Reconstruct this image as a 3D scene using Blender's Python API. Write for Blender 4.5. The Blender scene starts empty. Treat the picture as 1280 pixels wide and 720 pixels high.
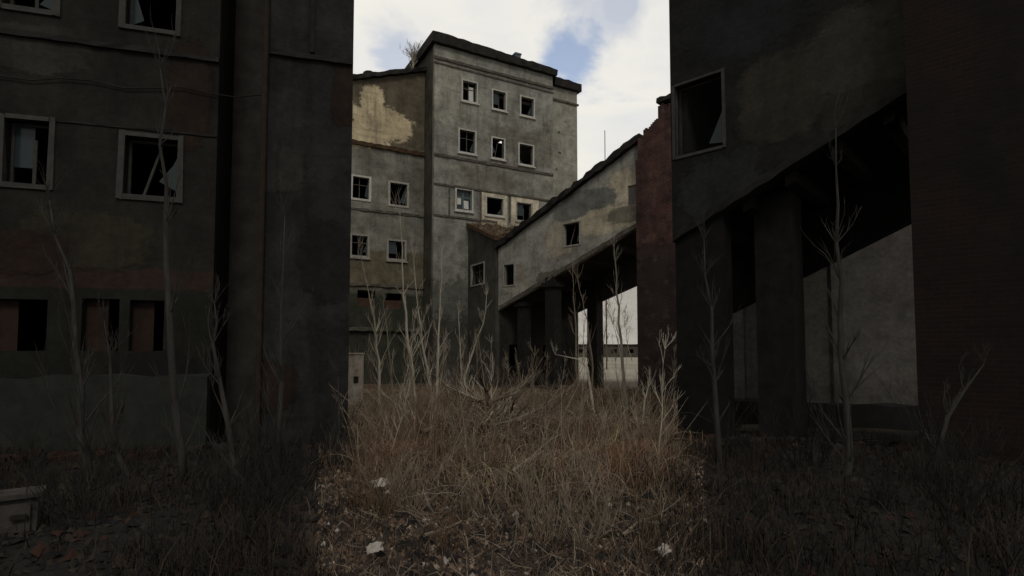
import bpy, math, random
import numpy as np
from mathutils import Vector, Matrix, noise as mnoise
R = math.radians
random.seed(11)
rng = np.random.default_rng(5)
sc = bpy.context.scene
col = sc.collection

# ------------------------------------------------------------------ camera
F_PX, PITCH, CAM_Z, HORIZ = 700.0, 3.0, 3.0, 434.0
PPY = HORIZ - F_PX * math.tan(R(PITCH))
cam_d = bpy.data.cameras.new('camera')
cam = bpy.data.objects.new('camera', cam_d); col.objects.link(cam)
cam.location = (0, 0, CAM_Z); cam.rotation_euler = (R(90 + PITCH), 0, 0)
cam_d.sensor_width = 36; cam_d.lens = 36 * F_PX / 1280
cam_d.shift_y = (PPY - 360) / 1280
cam_d.clip_start = 0.1; cam_d.clip_end = 8000
sc.camera = cam

# ------------------------------------------------------------------ world, sun, exposure
SUN_AZ, SUN_EL = 168.0, 42.0            # azimuth clockwise from +Y
w = bpy.data.worlds.new('World'); sc.world = w; w.use_nodes = True
nt = w.node_tree; nt.nodes.clear()
def N(t, kind, **kw):
    n = t.nodes.new(kind)
    for k, v in kw.items(): setattr(n, k, v)
    return n
out = N(nt, 'ShaderNodeOutputWorld'); bg = N(nt, 'ShaderNodeBackground'); bg.inputs[1].default_value = 0.1
sky = N(nt, 'ShaderNodeTexSky', sky_type='NISHITA', sun_disc=False)
sky.sun_elevation = R(SUN_EL); sky.sun_rotation = R(SUN_AZ); sky.dust_density = 2.0
tc = N(nt, 'ShaderNodeTexCoord')
mp = N(nt, 'ShaderNodeMapping'); mp.inputs['Scale'].default_value = (1.5, 1.5, 3.2); mp.inputs['Location'].default_value = (3.1, 1.7, 0.4)
nt.links.new(tc.outputs['Generated'], mp.inputs[0])
n1 = N(nt, 'ShaderNodeTexNoise'); n1.inputs['Scale'].default_value = 2.2; n1.inputs['Detail'].default_value = 7; n1.inputs['Roughness'].default_value = .55; n1.inputs['Distortion'].default_value = .4
nt.links.new(mp.outputs[0], n1.inputs['Vector'])
def px_dir(px, py):
    p = R(PITCH)
    F = Vector((0, math.cos(p), math.sin(p))); U = Vector((0, -math.sin(p), math.cos(p)))
    return F + Vector((1, 0, 0)) * ((px - 640) / F_PX) + U * ((PPY - py) / F_PX)
# gaps of blue between the clouds
def math_node(t, op, a, b=None, clamp=False):
    m = N(t, 'ShaderNodeMath', operation=op, use_clamp=clamp)
    for i, v in enumerate((a, b)):
        if v is None: continue
        if isinstance(v, (int, float)): m.inputs[i].default_value = v
        else: t.links.new(v, m.inputs[i])
    return m.outputs[0]
gap = None
for (px, py, rad, amt) in ((708, 70, .062, .8), (500, 72, .075, .5), (778, 0, .035, .55), (900, -500, .5, .5)):
    d = px_dir(px, py).normalized()
    vd = N(nt, 'ShaderNodeVectorMath', operation='DISTANCE'); nt.links.new(tc.outputs['Generated'], vd.inputs[0]); vd.inputs[1].default_value = d
    dd = math_node(nt, 'ADD', vd.outputs['Value'], math_node(nt, 'MULTIPLY', math_node(nt, 'SUBTRACT', n1.outputs[0], .5), -.45 * rad / .09))
    mr = N(nt, 'ShaderNodeMapRange', interpolation_type='SMOOTHSTEP'); nt.links.new(dd, mr.inputs[0])
    mr.inputs[1].default_value = rad; mr.inputs[2].default_value = rad * .25; mr.inputs[3].default_value = 0; mr.inputs[4].default_value = amt
    gap = mr.outputs[0] if gap is None else math_node(nt, 'MAXIMUM', gap, mr.outputs[0])
cr = N(nt, 'ShaderNodeValToRGB'); nt.links.new(n1.outputs[0], cr.inputs[0])
cr.color_ramp.elements[0].position = .36; cr.color_ramp.elements[0].color = (4.6, 4.6, 4.55, 1)
cr.color_ramp.elements[1].position = .62; cr.color_ramp.elements[1].color = (5.6, 5.35, 4.75, 1)
mx = N(nt, 'ShaderNodeMix', data_type='RGBA'); nt.links.new(gap, mx.inputs[0]); nt.links.new(cr.outputs[0], mx.inputs[6])
skb = N(nt, 'ShaderNodeMix', data_type='RGBA', blend_type='MULTIPLY'); skb.inputs[0].default_value = 1
nt.links.new(sky.outputs[0], skb.inputs[6]); skb.inputs[7].default_value = (1.15, 1.1, 1.1, 1)
nt.links.new(skb.outputs[2], mx.inputs[7])
# sky gain by direction: bright ahead, lowered overhead and behind to darken the walls
dt = N(nt, 'ShaderNodeVectorMath', operation='DOT_PRODUCT'); nt.links.new(tc.outputs['Generated'], dt.inputs[0]); dt.inputs[1].default_value = Vector((0.1, .93, .35)).normalized()
dir_gain = N(nt, 'ShaderNodeMapRange', interpolation_type='SMOOTHSTEP'); nt.links.new(dt.outputs['Value'], dir_gain.inputs[0])
dir_gain.inputs[1].default_value = .1; dir_gain.inputs[2].default_value = .85; dir_gain.inputs[3].default_value = .62; dir_gain.inputs[4].default_value = 1.42
vm = N(nt, 'ShaderNodeVectorMath', operation='SCALE'); nt.links.new(mx.outputs[2], vm.inputs[0]); nt.links.new(dir_gain.outputs[0], vm.inputs['Scale'])
nt.links.new(vm.outputs[0], bg.inputs[0]); nt.links.new(bg.outputs[0], out.inputs[0])

sd = bpy.data.lights.new('sun', 'SUN'); sd.energy = .55; sd.angle = R(14); sd.color = (1, .95, .86)
sun = bpy.data.objects.new('sun', sd); col.objects.link(sun)
sdir = Vector((math.sin(R(SUN_AZ)) * math.cos(R(SUN_EL)), math.cos(R(SUN_AZ)) * math.cos(R(SUN_EL)), math.sin(R(SUN_EL))))
sun.rotation_euler = sdir.to_track_quat('Z', 'Y').to_euler(); sun.location = sdir * 60
vs = sc.view_settings; vs.view_transform = 'Standard'; vs.look = 'None'; vs.gamma = 1; vs.use_curve_mapping = False; vs.exposure = 0.24

# ------------------------------------------------------------------ helpers
def hit(px, py, p0, n):                       # pixel -> point on a vertical plane
    d = px_dir(px, py); o = Vector((0, 0, CAM_Z))
    return o + d * ((Vector(p0) - o).dot(Vector(n)) / d.dot(Vector(n)))
def at(px, py, Y):                            # pixel -> point at distance Y
    d = px_dir(px, py); return Vector((0, 0, CAM_Z)) + d * (Y / d.y)
def sstep(a, b, x):
    t = min(1, max(0, (x - a) / (b - a))); return t * t * (3 - 2 * t)
def gz(x, y):
    z = 1.25 * (1 - sstep(3, 30, y)) if y > -5 else 1.25
    k = 1 - sstep(60, 120, y)
    z += (.16 * mnoise.noise((x * .35, y * .35, 0)) + .05 * mnoise.noise((x * 1.3, y * 1.3, 4))) * k * (1 if abs(x) < 80 else .3)
    z += .1 * math.exp(-((x + .2) ** 2 / 3.5 + (y - 13.5) ** 2 / 4))
    return z
def gpix(px, py):                             # pixel -> point on the ground
    d = px_dir(px, py); t = 2.0
    while t < 200:
        p = Vector((0, 0, CAM_Z)) + d * t
        if p.z < gz(p.x, p.y): return p
        t += .05
    return p
class MB:
    def __init__(s): s.v = []; s.f = []; s.m = []
    def quad(s, a, b, c, d, m=0):
        i = len(s.v); s.v += [tuple(a), tuple(b), tuple(c), tuple(d)]; s.f.append((i, i+1, i+2, i+3)); s.m.append(m)
    def box(s, x0, x1, y0, y1, z0, z1, jit=0, m=0):
        i = len(s.v)
        for z in (z0, z1):
            for (x, y) in ((x0, y0), (x1, y0), (x1, y1), (x0, y1)):
                s.v.append((x + random.uniform(-jit, jit), y + random.uniform(-jit, jit), z + random.uniform(-jit, jit)))
        for f in ((0,3,2,1), (4,5,6,7), (0,1,5,4), (1,2,6,5), (2,3,7,6), (3,0,4,7)):
            s.f.append(tuple(i + k for k in f)); s.m.append(m)
    def slab(s, pts, zb, zt):                 # polygon footprint prism, zb/zt callables of (x, y)
        i = len(s.v); n = len(pts)
        for (x, y) in pts: s.v.append((x, y, zb(x, y)))
        for (x, y) in pts: s.v.append((x, y, zt(x, y)))
        s.f.append(tuple(i + k for k in reversed(range(n)))); s.f.append(tuple(i + n + k for k in range(n))); s.m += [0, 0]
        for k in range(n):
            l = (k + 1) % n
            s.f.append((i + k, i + l, i + n + l, i + n + k)); s.m.append(0)
    def ragged(s, x0, x1, y0, y1, zb, zt, step=.5, jit=.05):   # long slab with an uneven outline; zb/zt callables of x
        n = max(2, int((x1 - x0) / step)); i = len(s.v)
        for k in range(n + 1):
            x = x0 + (x1 - x0) * k / n
            j = lambda: random.uniform(-jit, jit)
            s.v += [(x, y0 + j(), zb(x) + j() * .7), (x, y0 + j(), zt(x) + j()), (x, y1, zt(x) + j()), (x, y1, zb(x))]
        for k in range(n):
            a = i + 4 * k; b = a + 4
            for q in range(4):
                r = (q + 1) % 4
                s.f.append((a + q, b + q, b + r, a + r)); s.m.append(0)
        s.f.append((i, i+1, i+2, i+3)); e = i + 4 * n; s.f.append((e+3, e+2, e+1, e)); s.m += [0, 0]
    def tube(s, pts, rad, n=5, m=0):
        i = len(s.v); k = len(pts)
        for j, (p, r) in enumerate(zip(pts, rad)):
            t = (Vector(pts[min(k-1, j+1)]) - Vector(pts[max(0, j-1)])).normalized()
            a = t.orthogonal().normalized(); b = t.cross(a)
            for q in range(n):
                an = 2 * math.pi * q / n
                s.v.append(tuple(Vector(p) + (a * math.cos(an) + b * math.sin(an)) * r))
        for j in range(k - 1):
            for q in range(n):
                a0 = i + j * n + q; a1 = i + j * n + (q + 1) % n
                s.f.append((a0, a1, a1 + n, a0 + n)); s.m.append(m)
        s.f.append(tuple(i + (k - 1) * n + q for q in range(n))); s.m.append(m)
    def wall(s, x0, x1, y, th, zb, zt, ops=()):            # wall facing -y with real openings (x0,x1,z0,z1)
        xs = sorted({x0, x1} | {a for o in ops for a in o[:2]} | set(np.linspace(x0, x1, max(2, int((x1 - x0) / 2)))))
        for a, b in zip(xs[:-1], xs[1:]):
            if b - a < 1e-6: continue
            m = (a + b) / 2
            cut = sorted([o for o in ops if o[0] < m < o[1]], key=lambda o: o[2])
            lo = (zb(a), zb(b))
            for o in cut + [None]:
                hi = (o[2], o[2]) if o else (zt(a), zt(b))
                s.quad((a, y, lo[0]), (b, y, lo[1]), (b, y, hi[1]), (a, y, hi[0]))
                s.quad((b, y + th, lo[1]), (a, y + th, lo[0]), (a, y + th, hi[0]), (b, y + th, hi[1]))
                if o: lo = (o[3], o[3])
            s.quad((a, y, zt(a)), (b, y, zt(b)), (b, y + th, zt(b)), (a, y + th, zt(a)))
            s.quad((a, y + th, zb(a)), (b, y + th, zb(b)), (b, y, zb(b)), (a, y, zb(a)))
        for o in ops:
            s.quad((o[0], y, o[2]), (o[0], y, o[3]), (o[0], y + th, o[3]), (o[0], y + th, o[2]))
            s.quad((o[1], y, o[2]), (o[1], y + th, o[2]), (o[1], y + th, o[3]), (o[1], y, o[3]))
            s.quad((o[0], y, o[2]), (o[0], y + th, o[2]), (o[1], y + th, o[2]), (o[1], y, o[2]))
            s.quad((o[0], y, o[3]), (o[1], y, o[3]), (o[1], y + th, o[3]), (o[0], y + th, o[3]))
        s.quad((x0, y + th, zb(x0)), (x0, y, zb(x0)), (x0, y, zt(x0)), (x0, y + th, zt(x0)))
        s.quad((x1, y, zb(x1)), (x1, y + th, zb(x1)), (x1, y + th, zt(x1)), (x1, y, zt(x1)))
    def build(s, name, mats, parent=None, smooth=False):
        me = bpy.data.meshes.new(name); me.from_pydata(s.v, [], s.f)
        if not isinstance(mats, (list, tuple)): mats = [mats]
        for m in mats: me.materials.append(m)
        if len(mats) > 1: me.polygons.foreach_set('material_index', s.m)
        if smooth: me.polygons.foreach_set('use_smooth', [True] * len(me.polygons))
        me.update()
        o = bpy.data.objects.new(name, me); col.objects.link(o)
        if parent is not None: o.parent = parent
        return o
def tag(o, label=None, cat=None, group=None, kind=None):
    if label: o['label'] = label
    if cat: o['category'] = cat
    if group: o['group'] = group
    if kind: o['kind'] = kind
    return o
def thing(name, loc, rz, label, cat, group=None):
    o = bpy.data.objects.new(name, None); col.objects.link(o); o.empty_display_size = .2
    o.location = loc; o.rotation_euler = (0, 0, rz); return tag(o, label, cat, group)

# ------------------------------------------------------------------ materials
def newmat(name):
    m = bpy.data.materials.new(name); m.use_nodes = True; t = m.node_tree
    b = t.nodes['Principled BSDF']; b.inputs['Roughness'].default_value = .9; b.inputs['Specular IOR Level'].default_value = .2
    return m, t, b
def c4(c): return (c[0], c[1], c[2], 1)
def noise_tex(t, vec, scale, detail=6, rough=.6, sc3=None, loc=None):
    if sc3 or loc:
        mp = N(t, 'ShaderNodeMapping'); mp.inputs['Scale'].default_value = sc3 or (1, 1, 1); mp.inputs['Location'].default_value = loc or (0, 0, 0)
        t.links.new(vec, mp.inputs[0]); vec = mp.outputs[0]
    n = N(t, 'ShaderNodeTexNoise'); n.inputs['Scale'].default_value = scale; n.inputs['Detail'].default_value = detail; n.inputs['Roughness'].default_value = rough
    t.links.new(vec, n.inputs['Vector']); return n.outputs[0]
def maprange(t, v, a, b, c=0., d=1.):
    m = N(t, 'ShaderNodeMapRange'); t.links.new(v, m.inputs[0])
    for i, x in enumerate((a, b, c, d)): m.inputs[i + 1].default_value = x
    return m.outputs[0]
def mix(t, fac, a, b, blend='MIX'):
    m = N(t, 'ShaderNodeMix', data_type='RGBA', blend_type=blend)
    for i, v in ((0, fac), (6, a), (7, b)):
        if isinstance(v, (int, float)): m.inputs[i].default_value = v
        elif isinstance(v, tuple): m.inputs[i].default_value = c4(v)
        else: t.links.new(v, m.inputs[i])
    return m.outputs[2]
def plaster(name, c1, c2, stain=(.06, .055, .045), streak=.6, patches=(), bands=(), seed=0., bump=.5, boards=.0, spots=.5):
    m, t, b = newmat(name); tcn = N(t, 'ShaderNodeTexCoord').outputs['Object']
    L = (seed * 3.1, seed * 1.7, seed)
    big = noise_tex(t, tcn, .45, 7, .62, None, L)
    colr = mix(t, maprange(t, big, .38, .62), c1, c2)
    sep = N(t, 'ShaderNodeSeparateXYZ'); t.links.new(tcn, sep.inputs[0])
    edge = math_node(t, 'ADD', math_node(t, 'MULTIPLY', noise_tex(t, tcn, .5, 10, .72, None, (seed + 7, 2, 1)), .62), math_node(t, 'MULTIPLY', noise_tex(t, tcn, 2.4, 10, .75, (1, 1, 1.6), (seed, 4, 2)), .5))
    edge = math_node(t, 'ADD', math_node(t, 'MULTIPLY', math_node(t, 'SUBTRACT', edge, .56), 4.2), .5)
    rim = None
    def mask(v, soft=.06): return maprange(t, v, 1 - soft, 1 + soft, 1., 0.)
    for (z0, z1, cc, k) in bands:                    # painted, bare or shade-toned zones with a ragged edge
        v = math_node(t, 'ABSOLUTE', math_node(t, 'DIVIDE', math_node(t, 'SUBTRACT', sep.outputs[2], (z0 + z1) / 2), (z1 - z0) / 2))
        v = math_node(t, 'ADD', v, math_node(t, 'MULTIPLY', math_node(t, 'SUBTRACT', edge, .5), k))
        colr = mix(t, mask(v), colr, cc)
    for (cx, cz, rx, rz, cc, k) in patches:          # flakes of another coat of plaster
        dx = math_node(t, 'DIVIDE', math_node(t, 'SUBTRACT', sep.outputs[0], cx), rx)
        dz = math_node(t, 'DIVIDE', math_node(t, 'SUBTRACT', sep.outputs[2], cz), rz)
        v = math_node(t, 'SQRT', math_node(t, 'ADD', math_node(t, 'POWER', math_node(t, 'ABSOLUTE', dx), 2.6), math_node(t, 'POWER', math_node(t, 'ABSOLUTE', dz), 2.6)))
        v = math_node(t, 'ADD', v, math_node(t, 'MULTIPLY', math_node(t, 'SUBTRACT', edge, .5), k))
        mk = mask(v, .1 if k < 1.5 else .7); colr = mix(t, mk, colr, cc)
        if k < 1.5:
            rim = mk if rim is None else math_node(t, 'MAXIMUM', rim, mk)
    st = noise_tex(t, tcn, 1.0, 8, .7, (1.6, 1.6, .16), (seed, 3, 9))
    colr = mix(t, math_node(t, 'MULTIPLY', maprange(t, st, .5, .72), streak), colr, stain)
    hz = noise_tex(t, tcn, 1.0, 6, .65, (.18, .18, 2.2), (seed, 8, 5))
    colr = mix(t, math_node(t, 'MULTIPLY', maprange(t, hz, .54, .72), streak * .7), colr, stain)
    sp = noise_tex(t, tcn, 2.3, 10, .75, None, (seed, 1, 6))
    colr = mix(t, math_node(t, 'MULTIPLY', maprange(t, sp, .58, .7), spots), colr, stain)
    blot = noise_tex(t, tcn, 1.1, 9, .75, None, (seed, 5, 5))
    colr = mix(t, 1., colr, mix(t, maprange(t, blot, .36, .64), (.6, .59, .57), (1.22, 1.22, 1.2)), 'MULTIPLY')
    fine = noise_tex(t, tcn, 9, 8, .7)
    colr = mix(t, 1., colr, mix(t, maprange(t, fine, .3, .7), (.72, .72, .72), (1.15, 1.15, 1.15)), 'MULTIPLY')
    t.links.new(colr, b.inputs['Base Color'])
    bm = N(t, 'ShaderNodeBump'); bm.inputs['Strength'].default_value = bump; bm.inputs['Distance'].default_value = .05
    hgt = math_node(t, 'ADD', sp, math_node(t, 'MULTIPLY', fine, .5))
    if rim is not None: hgt = math_node(t, 'ADD', hgt, math_node(t, 'MULTIPLY', rim, 1.2))
    t.links.new(hgt, bm.inputs['Height']); t.links.new(bm.outputs[0], b.inputs['Normal'])
    return m
def rough(name, c1, c2, scale=3., bump=.3, r=.9, sc3=None, coord='Object'):
    m, t, b = newmat(name); v = N(t, 'ShaderNodeTexCoord').outputs[coord]
    n = noise_tex(t, v, scale, 8, .7, sc3)
    t.links.new(mix(t, maprange(t, n, .35, .65), c1, c2), b.inputs['Base Color']); b.inputs['Roughness'].default_value = r
    bm = N(t, 'ShaderNodeBump'); bm.inputs['Strength'].default_value = bump; bm.inputs['Distance'].default_value = .03
    t.links.new(n, bm.inputs['Height']); t.links.new(bm.outputs[0], b.inputs['Normal'])
    return m
def brick(name, c1, c2, mortar, soot, amount, bands=(), seed=0.):
    m, t, b = newmat(name); v = N(t, 'ShaderNodeTexCoord').outputs['Object']
    sep = N(t, 'ShaderNodeSeparateXYZ'); t.links.new(v, sep.inputs[0])
    cmb = N(t, 'ShaderNodeCombineXYZ'); t.links.new(math_node(t, 'ADD', sep.outputs[0], sep.outputs[1]), cmb.inputs[0]); t.links.new(sep.outputs[2], cmb.inputs[1])
    bt = N(t, 'ShaderNodeTexBrick'); t.links.new(cmb.outputs[0], bt.inputs[0])
    bt.inputs['Color1'].default_value = c4(c1); bt.inputs['Color2'].default_value = c4(c2); bt.inputs['Mortar'].default_value = c4(mortar)
    bt.inputs['Scale'].default_value = 1; bt.inputs['Brick Width'].default_value = .27; bt.inputs['Row Height'].default_value = .085; bt.inputs['Mortar Size'].default_value = .008
    n = noise_tex(t, v, .8, 8, .7, None, (seed, 0, 0)); colr = bt.outputs[0]
    edge = noise_tex(t, v, .7, 8, .7, None, (5, seed, 2))
    for (z0, z1, cc, k) in bands:
        q = math_node(t, 'ABSOLUTE', math_node(t, 'DIVIDE', math_node(t, 'SUBTRACT', sep.outputs[2], (z0 + z1) / 2), (z1 - z0) / 2))
        q = math_node(t, 'ADD', q, math_node(t, 'MULTIPLY', math_node(t, 'SUBTRACT', edge, .5), k))
        colr = mix(t, maprange(t, q, .9, 1.1, .9, 0.), colr, cc)
    colr = mix(t, math_node(t, 'MULTIPLY', maprange(t, n, .42, .66), amount), colr, soot)
    lo = noise_tex(t, v, 1.6, 8, .75, None, (2, 9, seed))
    colr = mix(t, math_node(t, 'MULTIPLY', maprange(t, lo, .53, .68), .55), colr, mortar)
    t.links.new(colr, b.inputs['Base Color'])
    bm = N(t, 'ShaderNodeBump'); bm.inputs['Strength'].default_value = .6; bm.inputs['Distance'].default_value = .03
    t.links.new(math_node(t, 'ADD', math_node(t, 'MULTIPLY', bt.outputs[1], -.5), n), bm.inputs['Height']); t.links.new(bm.outputs[0], b.inputs['Normal'])
    return m
M = {}
M['felt'] = rough('tar_felt', (.014, .012, .011), (.034, .03, .027), 2, .5)
M['ledge'] = rough('ledge_cement', (.06, .052, .042), (.14, .125, .105), 3, .5)
M['rust_ledge'] = rough('rusty_ledge', (.05, .03, .018), (.1, .06, .035), 3, .5)
M['frame'] = rough('old_white_paint', (.42, .41, .37), (.6, .58, .53), 5, .4)
M['frame_worn'] = rough('worn_paint', (.2, .18, .15), (.56, .54, .48), 9, .5)
M['frame_dull'] = rough('dull_grey_paint', (.2, .195, .175), (.38, .36, .32), 5, .4)
M['sash'] = rough('weathered_sash', (.06, .05, .04), (.16, .14, .12), 6, .3)
M['pale_panel'] = rough('pale_sheet', (.55, .55, .52), (.7, .7, .66), 4, .2)
M['teal'] = rough('teal_paint', (.12, .2, .19), (.2, .28, .26), 5, .3)
M['inside'] = rough('dim_interior', (.03, .028, .025), (.06, .055, .05), 2, .2)
M['dim_frame'] = rough('dimmed_frame', (.045, .044, .041), (.07, .068, .064), 5, .4)  # frame colour dimmed for the added near buildings
M['bark'] = rough('pale_bark', (.32, .285, .225), (.55, .5, .41), 8, .4, sc3=(1, 1, .3))
M['bark_brown'] = rough('brown_bark', (.17, .135, .1), (.3, .25, .19), 8, .4, sc3=(1, 1, .3))
M['bark_dark'] = rough('dimmed_bark', (.03, .028, .025), (.06, .056, .05), 8, .4, sc3=(1, 1, .3))  # bark dimmed by colour, only for the added side saplings
M['dim_twig'] = rough('dim_twig', (.012, .011, .01), (.03, .027, .024), 8)  # twig colour dimmed for the added side shrubs
M['rubble'] = rough('rubble', (.1, .07, .045), (.2, .15, .1), 4, .6)
m, t, b = newmat('dirty_glass'); b.inputs['Base Color'].default_value = (.03, .045, .05, 1); b.inputs['Roughness'].default_value = .15; b.inputs['Specular IOR Level'].default_value = .35; M['glass'] = m

# ------------------------------------------------------------------ ground
def axis(near, far, n1, n2):
    a = np.concatenate([-np.geomspace(near, far, n2)[::-1], np.linspace(-near, near, n1)[1:-1], np.geomspace(near, far, n2)]); return a
xs = axis(22, 3000, 190, 22); ys = np.concatenate([np.linspace(-30, 2, 12), np.linspace(2.3, 45, 190), np.geomspace(46, 5000, 34)])
gv = [(float(x), float(y), gz(float(x), float(y))) for y in ys for x in xs]
nx = len(xs); gf = [(j * nx + i, j * nx + i + 1, (j + 1) * nx + i + 1, (j + 1) * nx + i) for j in range(len(ys) - 1) for i in range(nx - 1)]
m, t, b = newmat('soil'); v = N(t, 'ShaderNodeTexCoord').outputs['Object']
nb = noise_tex(t, v, .7, 9, .65); nf = noise_tex(t, v, 6, 10, .75)
soil = mix(t, maprange(t, nb, .35, .65), (.1, .074, .055), (.17, .125, .088))
soil = mix(t, maprange(t, nf, .45, .7), soil, (.042, .035, .03))
sep = N(t, 'ShaderNodeSeparateXYZ'); t.links.new(v, sep.inputs[0])
# ground darkened by colour for the dimmed frame sides, pale dead turf on the far field
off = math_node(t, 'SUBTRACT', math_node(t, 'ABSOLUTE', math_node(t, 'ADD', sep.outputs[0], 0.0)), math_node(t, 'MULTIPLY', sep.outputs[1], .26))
side_dark = maprange(t, math_node(t, 'ADD', off, math_node(t, 'MULTIPLY', math_node(t, 'SUBTRACT', nb, .5), 2.)), .1, .9)
side_dark = math_node(t, 'MULTIPLY', side_dark, maprange(t, sep.outputs[1], 15, 19, 1, 0))
soil = mix(t, side_dark, soil, mix(t, maprange(t, nf, .35, .65), (.014, .0125, .011), (.034, .03, .027)))
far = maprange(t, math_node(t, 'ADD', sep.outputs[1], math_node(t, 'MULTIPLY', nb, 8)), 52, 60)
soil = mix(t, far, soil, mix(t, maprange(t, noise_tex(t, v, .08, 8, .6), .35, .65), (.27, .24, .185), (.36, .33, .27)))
t.links.new(soil, b.inputs['Base Color'])
bm = N(t, 'ShaderNodeBump'); bm.inputs['Strength'].default_value = .8; bm.inputs['Distance'].default_value = .08; t.links.new(nf, bm.inputs['Height']); t.links.new(bm.outputs[0], b.inputs['Normal'])
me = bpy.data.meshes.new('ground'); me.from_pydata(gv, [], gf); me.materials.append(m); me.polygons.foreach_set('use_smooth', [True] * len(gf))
g = bpy.data.objects.new('ground', me); col.objects.link(g); g['kind'] = 'structure'

# far hill behind the gallery, distance haze put into its pale colour
hv = []; hxs = np.linspace(-140, 330, 80); hys = np.linspace(215, 420, 40)
for y in hys:
    for x in hxs:
        a = sstep(215, 300, y) * (1 - sstep(320, 420, y)) * sstep(-140, -20, x) * (1 - sstep(200, 330, x))
        hv.append((x, y, -1 + a * (50 + 9 * mnoise.noise((x * .02, y * .02, 1)) + 3 * mnoise.noise((x * .09, y * .09, 3)))))
hf = [(j * 80 + i, j * 80 + i + 1, (j + 1) * 80 + i + 1, (j + 1) * 80 + i) for j in range(39) for i in range(79)]
m, t, b = newmat('hazed_hill'); v = N(t, 'ShaderNodeTexCoord').outputs['Object']
hn = noise_tex(t, v, .06, 9, .65); hs = noise_tex(t, v, .3, 8, .7)
cc = mix(t, maprange(t, hn, .35, .65), (.62, .6, .57), (.72, .7, .67)); cc = mix(t, math_node(t, 'MULTIPLY', maprange(t, hs, .55, .68), .6), cc, (.3, .27, .24))
t.links.new(cc, b.inputs['Base Color'])
me = bpy.data.meshes.new('far_hill'); me.from_pydata(hv, [], hf); me.materials.append(m); me.polygons.foreach_set('use_smooth', [True] * len(hf))
o = bpy.data.objects.new('far_hill', me); col.objects.link(o); o['kind'] = 'structure'

# ------------------------------------------------------------------ windows
def window(parent, op, y, fm, fw=.17, style='open', name='window', proud=.07, sill=True, sm=None):
    """surround as the part; sash bars, panes and sill as sub-parts"""
    x0, x1, z0, z1 = op; f = MB(); sm = sm or M['sash']
    if fm is M['frame']: fm = random.choice((M['frame'], M['frame'], M['frame_worn']))
    j = lambda a=.02: random.uniform(-a, a)
    f.box(x0 - fw, x0, y - proud, y + .12, z0 - fw, z1 + fw * .9 + j(), .012)
    f.box(x1, x1 + fw, y - proud, y + .12, z0 - fw, z1 + fw * .9 + j(), .012)
    f.box(x0 + .003, x1 - .003, y - proud + .004, y + .12, z1, z1 + fw * .85, .008)
    f.box(x0 + .003, x1 - .003, y - proud + .004, y + .12, z0 - fw, z0, .008)
    wo = f.build(name, fm, parent)
    if sill:
        s = MB(); s.ragged(x0 - fw - .08, x1 + fw + .08, y - proud - .1, y - .002, lambda x: z0 - fw - .12, lambda x: z0 - fw - .004, .25, .015); s.build('sill', fm, wo)
    w, h = x1 - x0, z1 - z0; b = MB(); bw = .05
    yb = y + .22
    b.box(x0, x0 + bw, yb, yb + .06, z0, z1); b.box(x1 - bw, x1, yb, yb + .06, z0, z1); b.box(x0 + bw, x1 - bw, yb, yb + .06, z1 - bw, z1)
    if style in ('bars', 'glass', 'pale_panel'):
        xm = x0 + w * random.uniform(.44, .56); b.box(xm - .03, xm + .03, yb, yb + .05, z0, z1 - bw)
        zc = z0 + h * .66; b.box(x0 + bw, xm - .03, yb, yb + .05, zc - .025, zc + .025); b.box(xm + .03, x1 - bw, yb, yb + .05, zc - .025, zc + .025)
    elif style == 'half':
        xm = x0 + w * .55; b.box(xm - .03, xm + .03, yb, yb + .05, z0, z0 + h * .75)
    elif style == 'tilt':
        b.tube([(x0 + w * .3, yb, z0), (x0 + w * .62, yb + .1, z1)], [.035, .03], 4)
    b.build('sash', M['teal'] if style == 'glass' else sm, wo)
    if style == 'glass':
        p = MB(); p.box(x0 + bw, x1 - bw, yb + .02, yb + .03, z0, z1 - bw); p.build('pane', M['glass'], wo)
        q = MB(); q.box(x0 + w * .56, x0 + w * .85, yb - .03, yb + .012, z0 + h * .1, z0 + h * .5, .03); q.box(x0 + w * .12, x0 + w * .36, yb - .03, yb + .012, z0 + h * .28, z0 + h * .6, .03); q.build('pale_panel', M['pale_panel'], wo)
    if style == 'pale_panel':
        p = MB(); p.box(x0 + w * .52, x0 + w * .84, yb + .07, yb + .1, z0 + h * .08, z0 + h * .8, .05); p.build('pale_panel', M['pale_panel'], wo)  # pale panel behind part of the sash
    if style in ('open', 'tilt', 'bars'):
        p = MB(); cx = x0 + bw if random.random() < .5 else x1 - bw; sg = 1 if cx < (x0 + x1) / 2 else -1
        i0 = len(p.v); hh = h * random.uniform(.3, .8); zz0 = z0 + random.uniform(0, .2) * h
        tri = [(cx, zz0), (cx + sg * w * random.uniform(.15, .4), zz0 + hh * random.uniform(0, .3)), (cx + sg * w * .1, zz0 + hh * .7), (cx, zz0 + hh)]
        for yy in (yb + .02, yb + .028): p.v += [(a_, yy, c_) for a_, c_ in tri]
        p.f += [(i0, i0+1, i0+2, i0+3), (i0+7, i0+6, i0+5, i0+4)] + [(i0+q, i0+4+q, i0+4+(q+1) % 4, i0+(q+1) % 4) for q in range(4)]; p.m += [0] * 6
        p.build('pane', M['glass'], wo)
    if style == 'half':
        p = MB(); p.box(x0 + bw, x0 + w * .52, yb + .02, yb + .03, z0 + h * .3, z1 - bw); p.build('pane', M['glass'], wo)
    return wo

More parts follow.
